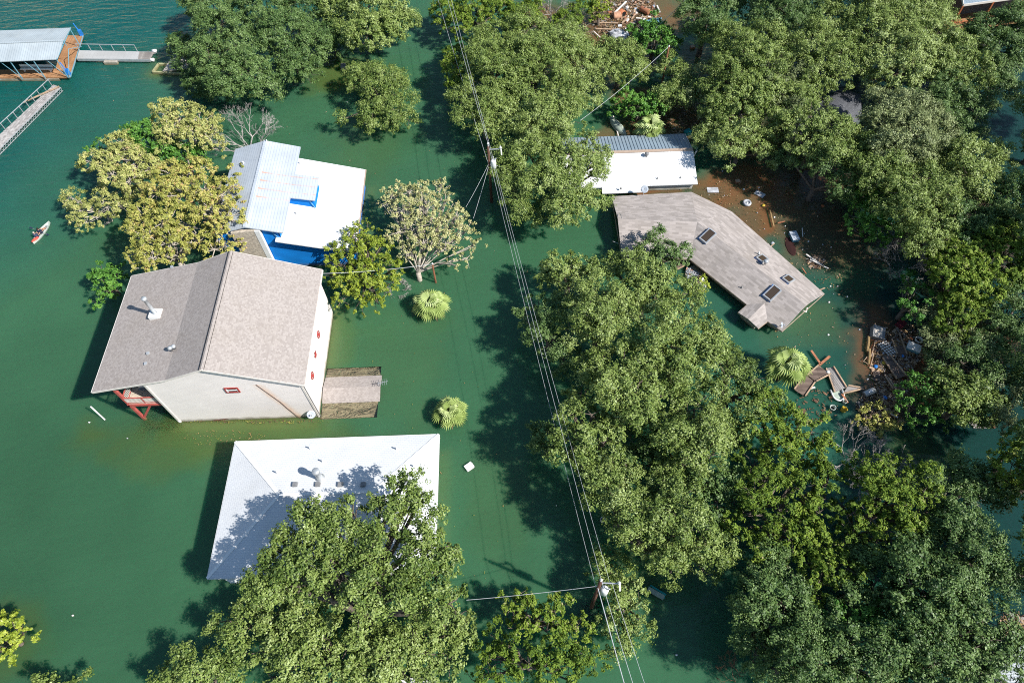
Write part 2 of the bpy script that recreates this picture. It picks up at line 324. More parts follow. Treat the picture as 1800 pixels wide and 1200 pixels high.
# ------------------------------------------------------------------ water, lake bed
def vnoise(x, y, sc, seed):
    r = np.random.default_rng(seed); G = r.random((64, 64)); x = x/sc; y = y/sc
    xi = np.floor(x).astype(int); yi = np.floor(y).astype(int); fx = x-xi; fy = y-yi; fx = fx*fx*(3-2*fx); fy = fy*fy*(3-2*fy)
    g = lambda a, b: G[a % 64, b % 64]
    return (g(xi, yi)*(1-fx)+g(xi+1, yi)*fx)*(1-fy)+(g(xi, yi+1)*(1-fx)+g(xi+1, yi+1)*fx)*fy
def blobs(X, Y, lst, soft=.25, wob=.35, seed=3):   # soft-edged patches given by photo spots: (px, py, rx px, ry px, strength)
    out = np.zeros_like(X); nz = vnoise(X, Y, 3.0, seed)*.6+vnoise(X, Y, 1.1, seed+1)*.4
    for px, py, rx, ry, st in lst:
        c = at(px, py); ex = (at(px+rx, py)-c).length; ey = (at(px, py+ry)-c).length
        d = np.sqrt(((X-c.x)/ex)**2+((Y-c.y)/ey)**2)+(nz-.5)*wob*2
        t = np.clip((1+soft-d)/(2*soft), 0, 1); out = np.maximum(out, st*t*t*(3-2*t))
    return out
SILT = [(1430, 400, 90, 70, .55), (1400, 330, 110, 60, .6), (1565, 620, 75, 85, .8), (1480, 420, 60, 60, .4), (1290, 330, 100, 45, 1), (1360, 385, 50, 50, .7), (1250, 350, 60, 40, 1), (1160, 335, 60, 10, 1), (1320, 390, 50, 50, 1), (1580, 640, 55, 75, 1), (1530, 600, 30, 60, .7),
        (1120, 235, 60, 28, .9), (1180, 215, 60, 40, .8), (1090, 60, 80, 60, 1), (1030, 70, 90, 60, .9), (1150, 20, 70, 40, .9), (1700, 590, 80, 40, .6), (1240, 110, 40, 50, .35),
        (1110, 180, 40, 30, .8), (1650, 420, 60, 40, .6), (1400, 310, 60, 40, .3), (1540, 700, 45, 50, .6), (950, 25, 40, 25, .8), (1400, 240, 120, 60, .5), (1740, 400, 60, 60, .4)]
OLIVE = [(600, 130, 75, 30, .95), (390, 760, 220, 45, .75), (480, 760, 120, 26, .8), (640, 260, 60, 60, .25), (600, 610, 30, 60, .45), (560, 790, 60, 20, .5), (700, 900, 60, 90, .3), (300, 790, 90, 40, .55),
         (880, 860, 60, 120, .18), (1440, 560, 60, 30, .2), (10, 1120, 70, 60, .5), (1490, 480, 40, 40, .3), (700, 640, 90, 120, .2), (330, 120, 60, 30, .5), (1130, 1000, 60, 60, .25), (1620, 800, 60, 50, .5)]
def water():
    xs = np.concatenate([[-2500, -600, -200], np.arange(-84, 84.01, .42), [200, 600, 2500]])
    ys = np.concatenate([[-2500, -300, -40], np.arange(0, 112.01, .42), [200, 600, 2500]])
    X, Y = np.meshgrid(xs, ys); nx, ny = len(xs), len(ys)
    V = np.stack([X.ravel(), Y.ravel(), np.zeros(X.size)], 1)
    I = np.arange(nx*ny).reshape(ny, nx); F = np.stack([I[:-1, :-1], I[:-1, 1:], I[1:, 1:], I[1:, :-1]], -1).reshape(-1, 4)
    me = bpy.data.meshes.new('water'); me.vertices.add(len(V)); me.vertices.foreach_set('co', V.ravel())
    me.loops.add(F.size); me.loops.foreach_set('vertex_index', F.ravel()); me.polygons.add(len(F))
    me.polygons.foreach_set('loop_start', np.arange(0, F.size, 4)); me.update(calc_edges=True)
    n1 = vnoise(X, Y, 14, 1)*.6+vnoise(X, Y, 6, 2)*.4
    t = np.clip((X+78)/42+.4*(n1-.5)+(70-Y)/60, 0, 1)
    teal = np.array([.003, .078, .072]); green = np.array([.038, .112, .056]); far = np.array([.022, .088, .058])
    C = teal+(green-teal)*t[..., None]
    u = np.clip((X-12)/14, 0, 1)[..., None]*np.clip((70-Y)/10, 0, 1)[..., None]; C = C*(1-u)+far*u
    u = np.clip((X-29)/9, 0, 1)[..., None]*np.where((Y > 44) & (Y < 60) & (X < 45), .5, 1)[..., None]; C = C*(1-u)+np.array([.010, .040, .036])*u  # shade of the trees along the right edge, darkened into the water colour
    ol = blobs(X, Y, OLIVE, .5, .5, 5)[..., None]; C = C*(1-ol)+np.array([.068, .108, .028])*ol
    si = blobs(X, Y, SILT, .35, .55, 9)[..., None]*(.55+.45*vnoise(X, Y, 1.6, 21))[..., None]; C = C*(1-si)+np.array([.16, .078, .034])*si
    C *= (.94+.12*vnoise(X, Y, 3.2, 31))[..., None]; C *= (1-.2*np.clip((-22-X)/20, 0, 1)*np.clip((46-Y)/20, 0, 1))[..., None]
    for (x0, x1, y0, y1, dy, k) in GLOW:            # light thrown back by sunlit walls under the surface, painted into the colour
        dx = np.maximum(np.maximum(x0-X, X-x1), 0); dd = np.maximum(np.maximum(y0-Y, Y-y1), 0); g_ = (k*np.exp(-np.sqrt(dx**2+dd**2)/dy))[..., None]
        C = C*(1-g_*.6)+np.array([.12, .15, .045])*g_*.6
    ca = me.color_attributes.new('turbidity_shade_glow', 'FLOAT_COLOR', 'POINT')
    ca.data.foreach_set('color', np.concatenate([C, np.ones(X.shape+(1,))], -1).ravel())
    # how far one sees down: clear over things lying just under the surface, never over deep water
    cl = np.zeros_like(X)
    for (x0, x1, y0, y1, dy, k) in CLEAR:
        dx = np.maximum(np.maximum(x0-X, X-x1), 0); dd = np.maximum(np.maximum(y0-Y, Y-y1), 0)
        cl = np.maximum(cl, k*np.exp(-np.sqrt(dx**2+dd**2)/dy))
    a = me.attributes.new('clarity', 'FLOAT', 'POINT'); a.data.foreach_set('value', cl.ravel())
    m, nt, b = new_mat('lake_water'); nt.nodes.remove(b)
    L = nt.links.new; ac = N(nt, 'ShaderNodeAttribute'); ac.attribute_name = 'turbidity_shade_glow'; acl = N(nt, 'ShaderNodeAttribute'); acl.attribute_name = 'clarity'
    geo = N(nt, 'ShaderNodeNewGeometry'); mp = N(nt, 'ShaderNodeMapping'); L(geo.outputs['Position'], mp.inputs[0])
    mp.inputs['Rotation'].default_value = (0, 0, math.radians(-28)); mp.inputs['Scale'].default_value = (.42, 1.35, 1)
    n1_ = N(nt, 'ShaderNodeTexNoise'); n1_.inputs['Scale'].default_value = .9; n1_.inputs['Detail'].default_value = 5; n1_.inputs['Roughness'].default_value = .6; n1_.inputs['Distortion'].default_value = .6; L(mp.outputs[0], n1_.inputs['Vector'])
    sp = N(nt, 'ShaderNodeSeparateXYZ'); L(geo.outputs['Position'], sp.inputs[0])
    # the open lake in the north-west is ruffled by wind, the water between the houses is sheltered
    a1 = N(nt, 'ShaderNodeMapRange'); a1.inputs[1].default_value = -18; a1.inputs[2].default_value = -72; a1.inputs[3].default_value = 0; a1.inputs[4].default_value = 1; L(sp.outputs[0], a1.inputs[0])
    a2 = N(nt, 'ShaderNodeMapRange'); a2.inputs[1].default_value = 34; a2.inputs[2].default_value = 92; a2.inputs[3].default_value = 0; a2.inputs[4].default_value = 1; L(sp.outputs[1], a2.inputs[0])
    mu = N(nt, 'ShaderNodeMath', operation='MULTIPLY'); L(a1.outputs[0], mu.inputs[0]); L(a2.outputs[0], mu.inputs[1])
    st = N(nt, 'ShaderNodeMath', operation='MULTIPLY_ADD'); st.inputs[1].default_value = .36; st.inputs[2].default_value = .24; L(mu.outputs[0], st.inputs[0])
    bp = N(nt, 'ShaderNodeBump'); bp.inputs['Distance'].default_value = .45; L(st.outputs[0], bp.inputs['Strength']); L(n1_.outputs[0], bp.inputs['Height'])
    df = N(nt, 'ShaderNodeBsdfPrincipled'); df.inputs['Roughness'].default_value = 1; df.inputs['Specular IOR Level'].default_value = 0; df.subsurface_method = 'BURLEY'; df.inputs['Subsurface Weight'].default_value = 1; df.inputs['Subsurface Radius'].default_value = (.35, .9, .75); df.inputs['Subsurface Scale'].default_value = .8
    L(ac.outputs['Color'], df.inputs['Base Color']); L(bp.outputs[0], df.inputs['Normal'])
    tp = N(nt, 'ShaderNodeBsdfTransparent'); tp.inputs[0].default_value = (1, .97, .80, 1)
    def m_(op, a, b_):
        n = N(nt, 'ShaderNodeMath', operation=op)
        for i, v in enumerate((a, b_)):
            if isinstance(v, (int, float)): n.inputs[i].default_value = v
            else: L(v, n.inputs[i])
        return n.outputs[0]
    g_ = m_('MULTIPLY', m_('MULTIPLY', m_('GREATER_THAN', sp.outputs[0], GAR[0]), m_('LESS_THAN', sp.outputs[0], GAR[1])), m_('MULTIPLY', m_('GREATER_THAN', sp.outputs[1], GAR[2]), m_('LESS_THAN', sp.outputs[1], GAR[3])))
    cl_ = m_('MAXIMUM', acl.outputs['Fac'], m_('MULTIPLY', g_, .95))
    mx = N(nt, 'ShaderNodeMixShader'); L(cl_, mx.inputs[0]); L(df.outputs[0], mx.inputs[1]); L(tp.outputs[0], mx.inputs[2])
    gl = N(nt, 'ShaderNodeBsdfGlossy'); gl.inputs['Roughness'].default_value = .09; L(bp.outputs[0], gl.inputs['Normal'])
    fr = N(nt, 'ShaderNodeFresnel'); fr.inputs['IOR'].default_value = 1.33; L(bp.outputs[0], fr.inputs['Normal'])
    m2 = N(nt, 'ShaderNodeMixShader'); L(fr.outputs[0], m2.inputs[0]); L(mx.outputs[0], m2.inputs[1]); L(gl.outputs[0], m2.inputs[2])
    L(m2.outputs[0], nt.nodes['Material Output'].inputs[0]); me.materials.append(m)
    struct(_link('water', me))
def _link(name, me): o = bpy.data.objects.new(name, me); COL.objects.link(o); return o
# submerged things one sees through the surface: x0, x1, y0, y1, fall-off, clearness
CLEAR = [(-36.2, -33.0, 30.2, 36, .5, .3), (5.0, 6.3, 10.7, 12.3, .3, .4)]
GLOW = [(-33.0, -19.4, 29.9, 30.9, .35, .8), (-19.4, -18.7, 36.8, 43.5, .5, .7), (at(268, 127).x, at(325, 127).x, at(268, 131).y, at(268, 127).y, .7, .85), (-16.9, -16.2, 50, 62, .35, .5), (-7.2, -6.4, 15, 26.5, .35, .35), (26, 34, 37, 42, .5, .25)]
GAR = (-19.1, -13.5, 30.5, 36.3)
water()
bed = MB().poly([(-2500, -2500, -3), (2500, -2500, -3), (2500, 2500, -3), (-2500, 2500, -3)]).build('ground', 'bed'); struct(bed)

# ------------------------------------------------------------------ the big taupe house
def pipe_vent(root, p, h=.35, r=.05, mt='white'): part(MB().lathe(Vector(p)-Vector((0, 0, .1)), [(r*2.2, 0), (r*1.6, .14), (r, .16), (r, h+.1)], 8), 'roof_vent', mt, root, True)
def dish(root, p, aim, r=.45, mast=(0, 0, -.5), name='satellite_dish'):
    p = Vector(p); a = Vector(aim).normalized()
    d = part(MB().lathe(p, [(.03, 0), (r*.55, r*.08), (r, r*.28), (r*.98, r*.31), (r*.5, r*.11), (.02, .03)], 16, axis=a), name, 'dish', root, True)
    mb = MB().tube([p+Vector(mast), p], .035, 6).tube([p-Vector((0, 0, r*.8)), p+a*r*1.0], .02, 5).box(p+a*r*1.02, (.12, .12, .12)); part(mb, 'mast', 'galv', d)
def window(root, c, wdir, up, wd, ht, frame='white', out=None):
    c = Vector(c); a = Vector(wdir); u = Vector(up); n = a.cross(u).normalized()
    if out is not None and n.dot(Vector(out)) < 0: n = -n
    f = MB(); t = .10
    for s in (-1, 1):
        f.bar(c+a*s*(wd/2)-u*(ht/2+t/2)+n*.05, c+a*s*(wd/2)+u*(ht/2+t/2)+n*.05, t, t)
        f.bar(c+u*s*(ht/2)-a*(wd/2-t/2)+n*.05, c+u*s*(ht/2)+a*(wd/2-t/2)+n*.05, t*.96, t)
    fo = part(f, 'window', frame, root)
    f = MB().bar(c-a*(wd/2-t/2)+n*.06, c+a*(wd/2-t/2)+n*.06, .07, .05)
    for s in (-1, 1): f.bar(c+a*s*(wd/2-.1)-u*(ht/2-.05)+n*.045, c+a*s*(wd/2-.1)+u*(ht/2-.05)+n*.045, .09, .05)
    part(f, 'sash', 'white', fo)
    q = [c+a*i*wd/2+u*j*ht/2+n*.03 for i, j in ((-1, -1), (1, -1), (1, 1), (-1, 1))]
    part(MB().poly(q), 'pane', 'glass', fo)
def taupe_house():
    H = thing('house', 'large two-storey cream-sided house with a taupe shingle roof, flooded to its lower floor', 'house', (-26, 37, 0))
    x0, xe, ys, yn = -32.95, -19.2, 30.8, 43.2
    zr, zb, zw, ze = 10.15, 8.62, 6.98, 6.86; xr, xb, xw, xee = -26.7, -30.45, -37.75, -18.75
    def zroof(x):
        if x > xr: return zr+(x-xr)*(ze-zr)/(xee-xr)
        if x > xb: return zr+(x-xr)*(zr-zb)/(xr-xb)
        return zb+(x-xb)*(zb-zw)/(xb-xw)
    xs = [x0, xb, xr, xe]; top = [(x, zroof(x)-.16) for x in xs]
    part(MB().poly([(x0, ys, -3), (xe, ys, -3)]+[(x, ys, z) for x, z in top[::-1]]), 'wall', 'stained', H)
    w = MB().poly([(xe, yn, -3), (x0, yn, -3)]+[(x, yn, z) for x, z in top])
    w.poly([(xe, ys, -3), (xe, yn, -3), (xe, yn, top[-1][1]), (xe, ys, top[-1][1])]).poly([(x0, yn, -3), (x0, ys, -3), (x0, ys, top[0][1]), (x0, yn, top[0][1])])
    part(w, 'wall', 'siding', H)
    R = MB(); y0, y1 = ys-.32, yn+.5; prof = [(xw, zw), (xb, zb), (xr, zr), (xee, ze)]
    for (a, za), (b, zb_) in zip(prof[:-1], prof[1:]):
        R.hexa([(a, y0, za-.14), (b, y0, zb_-.14), (b, y1, zb_-.14), (a, y1, za-.14)], [(a, y0, za), (b, y0, zb_), (b, y1, zb_), (a, y1, za)])
    r = part(R, 'roof', 'shingle', H)
    cap = MB().hexa([(xr-.17, y0, zr-.07), (xr, y0, zr+.0), (xr, y1, zr+.0), (xr-.17, y1, zr-.07)], [(xr-.17, y0, zr-.03), (xr, y0, zr+.04), (xr, y1, zr+.04), (xr-.17, y1, zr-.03)])
    cap.hexa([(xr, y0, zr+.0), (xr+.2, y0, zr-.08), (xr+.2, y1, zr-.08), (xr, y1, zr+.0)], [(xr, y0, zr+.04), (xr+.2, y0, zr-.035), (xr+.2, y1, zr-.035), (xr, y1, zr+.04)])
    part(cap, 'ridge_cap', 'shingle', r)
    part(MB().bar((xr-.2, y0, zr-.04), (xr-.2, y1, zr-.04), .05, .06).bar((xr+.22, y0, zr-.05), (xr+.22, y1, zr-.05), .025, .03), 'ridge_dark_line', 'dark', r)  # dark line along each side of the ridge cap
    fl = MB()
    for (a, za), (b, zb_) in zip(prof[:-1], prof[1:]):
        fl.bar((a, y0-.02, za-.09), (b, y0-.02, zb_-.09), .04, .2).bar((a, y1+.02, za-.09), (b, y1+.02, zb_-.09), .04, .2)
    for yy in (y0-.02, y1+.02):
        fl = MB()
        for (a, za), (b, zb_) in zip(prof[:-1], prof[1:]): fl.bar((a, yy, za-.09), (b, yy, zb_-.09), .04, .2)
        part(fl, 'bargeboard', 'trim', H)
    part(MB().bar((xw-.05, y0, zw-.1), (xw-.05, y1, zw-.1), .1, .12), 'gutter', 'trim', H); part(MB().bar((xee+.05, y0, ze-.1), (xee+.05, y1, ze-.1), .1, .12), 'gutter', 'trim', H)
    # chimney on the west slope
    cx, cy = -33.85, 38.15; cz = zroof(cx)
    ch = MB().hexa([(cx-.1, cy-.6, cz-.2), (cx+.95, cy-.6, cz), (cx+.95, cy+.45, cz), (cx-.1, cy+.45, cz-.2)], [(cx-.1, cy-.6, cz+.42), (cx+.95, cy-.6, cz+.32), (cx+.95, cy+.45, cz+.32), (cx-.1, cy+.45, cz+.42)])
    c = part(ch, 'chimney', 'white', r)
    part(MB().lathe((cx+.45, cy-.1, cz+.3), [(.22, 0), (.22, .12), (.17, .14), (.17, 2.2), (.24, 2.23), (.24, 2.45), (.05, 2.5)], 14), 'flue', 'galv', c, True)
    for px, py, h in ((307, 622, .5), (313, 619, .4)):
        p = at(px, py, 8.1); p.z = zroof(p.x); part(MB().lathe(p-Vector((0, 0, .1)), [(.1, 0), (.1, h), (.2, h+.02), (.2, h+.18), (.08, h+.28)], 10), 'roof_vent', 'galv', r, True)
    for px, py in ((263, 624), (259, 642), (304, 472)):
        p = at(px, py, 7.8); p.z = zroof(p.x)
        part(MB().box(p+Vector((0, 0, .06)), (.25, .25, .16), .2), 'roof_vent', 'galv', r)
    # window with dark red trim
    window(H, (-25.6, ys, 5.95), (1, 0, 0), (0, 0, 1), 1.15, .75, 'red_trim', out=(0, -1, 0))
    part(MB().box((-19.2+.0, ys-.02, 3.3), (.16, .08, 6.8)), 'corner_trim', 'trim', H)
    part(MB().box((x0+.05, ys-.03, 3.9), (.2, .08, 8.0)), 'corner_trim', 'trim', H)
    part(MB().bar((xe+.08, ys+.12, 6.6), (xe+.08, ys+.12, -.4), .08, .08), 'downspout', 'grey_paint', H)
    # wall decorations on the east wall: ring, star, ring
    for yy, kind in ((37.9, 'ring'), (35.55, 'star'), (33.2, 'ring')):
        zc = 3.9; mb = MB(); X = xe+.05
        if kind == 'ring':
            P = [Vector((X, yy+.36*math.cos(t), zc+.36*math.sin(t))) for t in np.linspace(0, 2*math.pi, 17)]
            mb.tube(P, .05, 5)
        sc = .5 if kind == 'star' else .26; q = []
        for k in range(10):
            rr = sc if k % 2 == 0 else sc*.42; t = math.pi/2+k*math.pi/5; q.append(Vector((X, yy+rr*math.cos(t), zc+rr*math.sin(t))))
        c0 = Vector((X+.12, yy, zc))
        for k in range(10): mb.poly([c0, q[k], q[(k+1) % 10]])
        part(mb, 'wall_star' if kind == 'star' else 'wall_medallion', 'red_trim', H)
    dish(H, at(547, 726, 1.0)+Vector((0, -.1, 0)), (.35, -.75, .75), .42, mast=(-.1, .6, -.3))
    # balcony under the west overhang
    zd = 3.55; bx = -36.4
    part(MB().box(((bx+x0)/2, 35.2, zd-.12), (x0-bx, 8.2, .22)), 'balcony_floor', 'terrace', H)
    for yy in (31.2, 35.2, 39.2): part(MB().bar((bx, yy, -3), (bx, yy, 7.1), .24, .24), 'post', 'red_paint', H)
    part(MB().bar((bx-.1, 31.1, zd-.3), (x0, 31.1, zd-.3), .2, .3).bar((bx, 31, zd-.3), (bx, 39.3, zd-.3), .18, .26), 'beam', 'red_paint', H)
    part(MB().bar((bx+.1, 31.25, .45), (-34.4, 31.25, zd-.4), .2, .2), 'brace', 'red_paint', H)
    rl = MB().bar((bx, 31.1, zd+1), (x0, 31.1, zd+1), .09, .09).bar((bx, 31.1, zd+.12), (x0, 31.1, zd+.12), .07, .07).bar((-34.7, 31.1, zd), (-34.7, 31.1, zd+1), .08, .08)
    rl.bar((bx, 31.1, zd+1), (bx, 39.2, zd+1), .09, .09).bar((bx, 31.1, zd+.12), (bx, 39.2, zd+.12), .07, .07)
    rr = part(rl, 'railing', 'red_paint', H)
    bl = MB(); x = bx+.1
    while x < x0-.05: bl.bar((x, 31.1, zd+.12), (x, 31.1, zd+1), .045, .045); x += .115
    y = 31.2
    while y < 39.2: bl.bar((bx, y, zd+.12), (bx, y, zd+1), .045, .045); y += .14
    part(bl, 'balusters', 'trim', rr)
    # things on the balcony
    G = thing('barbecue_grill', 'grey barrel barbecue grill on the balcony of the taupe-roofed house', 'grill', (-34.6, 32.4, zd))
    part(MB().tube([(-35.2, 32.5, zd+.95), (-34.0, 32.5, zd+.95)], .28, 12), 'barrel', 'galv', G, True)
    for dx in (-.45, .45):
        for dy in (-.2, .2): part(MB().bar((-34.6+dx, 32.5+dy, zd), (-34.6+dx, 32.5+dy, zd+.8), .05), 'leg', 'grey_paint', G)
    part(MB().box((-34.6, 32.15, zd+.75), (1.3, .25, .04)), 'shelf', 'grey_paint', G)
    mb = MB(); mb.tube([(-35.2, 33.6, zd+.5), (-33.7, 33.6, zd+.5)], .36, 10); solo(mb, 'canoe_bag', 'blue', 'blue rolled tarpaulin lying behind the grill on the balcony', 'tarpaulin', (-34.4, 33.6, zd))
    return H
taupe_house()
# lean garage roof, half under water, beside the east wall
def garage():
    G = thing('garage', 'small garage beside the cream house, only its shingle roof ridge above the water', 'garage', (-16, 33.8, 0))
    x0, x1, ys, yn, zr, ze = -19.1, -13.35, 30.75, 36.75, .42, -.42; ym = (ys+yn)/2
    q = MB()
    for (a, za), (b, zb) in (((ys, ze), (ym, zr)), ((ym, zr), (yn, ze))):
        q.hexa([(x0, a, za-.12), (x1, a, za-.12), (x1, b, zb-.12), (x0, b, zb-.12)], [(x0, a, za), (x1, a, za), (x1, b, zb), (x0, b, zb)])
    part(q, 'roof', 'shingle', G)
    part(MB().box(((x0+x1)/2-.05, ym, -1.75), (x1-x0-.5, yn-ys-.6, 2.4)), 'wall', 'siding', G)
    m = MB().tube([(x1-.1, ym, .4), (x1+.35, ym, 1.25)], .03, 6).bar((x1-.1, ym-.1, 1.15), (x1+.9, ym+.05, 1.3), .04)
    for k in range(5): m.bar((x1+k*.2, ym-.35, 1.17+k*.03), (x1+k*.2, ym+.35, 1.17+k*.03), .02)
    part(m, 'antenna', 'galv', G)
garage()

# ------------------------------------------------------------------ the white hip-roofed house
def white_house():
    H = thing('house', 'white hip-roofed house with one round flue, half hidden by a big oak', 'house', (-16, 20.8, 0))
    x0, x1, ys, yn, ze, zr = -25.5, -6.95, 14.75, 26.85, 3.35, 4.75; ra, rb = -20.2, -12.2; ym = 21.1
    A, B, C, D = (x0, ys, ze), (x1, ys, ze), (x1, yn, ze), (x0, yn, ze); P, Q = (ra, ym, zr), (rb, ym, zr)
    R = MB().poly([A, B, Q, P]).poly([B, C, Q]).poly([C, D, P, Q]).poly([D, A, P]).poly([D, C, B, A])
    r = part(R, 'roof', 'white_shingle', H)
    cp = MB()
    for a, b in ((D, P), (A, P), (C, Q), (B, Q), (P, Q)): cp.bar(Vector(a)+Vector((0, 0, .01)), Vector(b)+Vector((0, 0, .01)), .26, .05)
    part(cp, 'hip_cap', 'white', r)
    f = MB()
    for a, b in ((A, B), (B, C), (C, D), (D, A)): f.bar(Vector(a)-Vector((0, 0, .12)), Vector(b)-Vector((0, 0, .12)), .12, .18)
    part(f, 'gutter', 'white', H)
    part(MB().box(((x0+x1)/2, (ys+yn)/2, .05), (x1-x0-1.1, yn-ys-1.1, 6.4)), 'wall', 'white_siding', H)
    n = (Vector(P)-Vector(D)).cross(Vector(C)-Vector(D)).normalized()
    def on(px, py):
        for z in np.arange(ze, zr, .05):
            p = at(px, py, z); t = (yn-p.y)/(yn-ym)*(zr-ze)+ze; t = min(t, (p.x-x0)/(ra-x0)*(zr-ze)+ze, (x1-p.x)/(x1-rb)*(zr-ze)+ze)
            if z >= t: return p
        return at(px, py, zr)
    p = on(563, 840); part(MB().lathe(p-Vector((0, 0, .15)), [(.42, 0), (.42, .2), (.26, .24), (.26, 1.5), (.33, 1.53), (.33, 1.75), (.3, 1.8)], 16), 'flue', 'galv', r, True)
    for px in (519.5, 559.5, 599, 639):
        p = on(px, 852); v = part(MB().hexa([p+Vector((-.24, -.2, -.1)), p+Vector((.2, -.2, -.1)), p+Vector((.2, .25, -.1)), p+Vector((-.24, .25, -.1))],
                 [p+Vector((-.22, -.18, .22)), p+Vector((.18, -.18, .22)), p+Vector((.18, .22, .16)), p+Vector((-.22, .22, .16))]), 'roof_vent', 'grey_paint', r)
    for px, py in ((546, 788), (568, 811), (488, 831), (698, 789), (728, 820)): pipe_vent(r, on(px, py), .4, .07)
    # small gabled dormer trim under the south-west eave
    m = MB().poly([at(392, 1015, 3.0), at(440, 1015, 3.0), at(440, 1024, 2.6), at(405, 1024, 2.6)]); m.slab([at(392, 1016, 2.9), at(405, 1024, 2.5), at(445, 1023, 2.5), at(442, 1013, 2.9)], .1)
    part(m, 'porch_roof', 'white', H)
white_house()

# ------------------------------------------------------------------ the blue house
def blue_house():
    H = thing('house', 'blue-walled house with stepped white metal roofs and rust streaks', 'house', (-22, 56, 0))
    S, Nn = 49.6, 62.9; xr, zr = -27.55, 7.1
    W_, zw, E, ze = -31.4, 6.0, -23.8, 6.0; e2, z2 = -21.25, 5.45
    th = .12
    R = MB()
    R.hexa([(W_, S, zw-th), (xr, S, zr-th), (xr, Nn, zr-th), (W_, Nn, zw-th)], [(W_, S, zw), (xr, S, zr), (xr, Nn, zr), (W_, Nn, zw)])
    R.hexa([(xr, S, zr-th), (E, S, ze-th), (E, Nn, ze-th), (xr, Nn, zr-th)], [(xr, S, zr), (E, S, ze), (E, Nn, ze), (xr, Nn, zr)])
    R.hexa([(E, 54.75, ze-th), (e2, 54.75, z2-th), (e2, 58.4, z2-th), (E, 58.4, ze-th)], [(E, 54.75, ze), (e2, 54.75, z2), (e2, 58.4, z2), (E, 58.4, ze)])
    r = part(R, 'roof', 'rust_metal', H)
    part(MB().bar((xr, S, zr+.02), (xr, Nn, zr+.02), .3, .05), 'ridge_cap', 'pale_metal', r)
    L = MB(); a, za, b, zb = -24.9, 5.05, -16.85, 2.72; s2, n2 = 49.3, 62.3
    L.hexa([(a, s2, za-th), (b, s2, zb-th), (b, n2, zb-th), (a, n2, za-th)], [(a, s2, za), (b, s2, zb), (b, n2, zb), (a, n2, za)])
    l = part(L, 'lower_roof', 'white_metal', H)
    part(MB().bar((b+.06, s2, zb-.08), (b+.06, n2, zb-.08), .12, .14), 'gutter', 'tan_cap', l)
    zl = lambda x: za+(x-a)*(zb-za)/(b-a)-th-.02
    W1 = MB(); y = S+.35                       # south gable wall, stepped with the two roofs
    W1.poly([(-31.1, y, -3), (-17.3, y, -3), (-17.3, y, zl(-17.3)), (-24.5, y, zl(-24.5)), (-24.5, y, ze+.1), (xr, y, zr-th-.02), (-31.1, y, zw)])
    W1.poly([(-17.3, y, -3), (-17.3, n2-.3, -3), (-17.3, n2-.3, zl(-17.3)), (-17.3, y, zl(-17.3))])
    W1.poly([(-17.3, n2-.3, -3), (-31.1, n2-.3, -3), (-31.1, n2-.3, zw), (xr, n2-.3, zr-th-.02), (-24.5, n2-.3, ze+.1), (-24.5, n2-.3, zl(-24.5)), (-17.3, n2-.3, zl(-17.3))])
    W1.poly([(-31.1, n2-.3, -3), (-31.1, y, -3), (-31.1, y, zw-.1), (-31.1, n2-.3, zw-.1)])
    W1.poly([(-24.4, y, 4.3), (-24.4, n2-.3, 4.3), (-24.4, n2-.3, 6.0), (-24.4, y, 6.0)])
    W1.poly([(-24.4, 55.0, 4.4), (-21.5, 55.0, 3.9), (-21.5, 55.0, z2-.1), (-24.4, 55.0, ze)]).poly([(-21.5, 55, 3.8), (-21.5, 58.1, 3.8), (-21.5, 58.1, z2-.12), (-21.5, 55, z2-.12)]).poly([(-24.4, 58.1, 4.4), (-24.4, 58.1, ze), (-21.5, 58.1, z2-.1), (-21.5, 58.1, 3.9)])
    part(W1, 'wall', 'blue_siding', H)
    part(MB().hexa([(-29.2, y-.5, -3), (-26.65, y-.5, -3), (-26.65, y+.1, -3), (-29.2, y+.1, -3)], [(-29.2, y-.5, 6.4), (-26.65, y-.5, 6.6), (-26.65, y+.1, 6.6), (-29.2, y+.1, 6.4)]), 'wall', 'terrace', H)
    part(MB().bar((-26.4, y-.3, -3), (-26.4, y-.3, 6.55), .5, .45), 'corner_trim', 'white', H)
    lb = mat('light_blue_trim', (.12, .33, .55), .6); part(MB().bar((-21.55, 54.95, 4.0), (-21.95, 54.95, 5.4), .12, .06), 'corner_trim', lb, H); part(MB().bar((-24.6, y-.05, 4.8), (-25.1, y-.05, 6.0), .14, .06), 'corner_trim', lb, H)
    for px, py in ((472, 256), (428, 287)):
        p = at(px, py, 6.5); p.z = min(zr-abs(p.x-xr)*.28, 7.1); pipe_vent(r, p, .3, .06)
    for px, py in ((528, 292), (521, 378), (556.5, 326)):
        p = at(px, py, 4.4); p.z = zl(p.x)+th; pipe_vent(l, p, .25, .05, 'grey_paint')
blue_house()
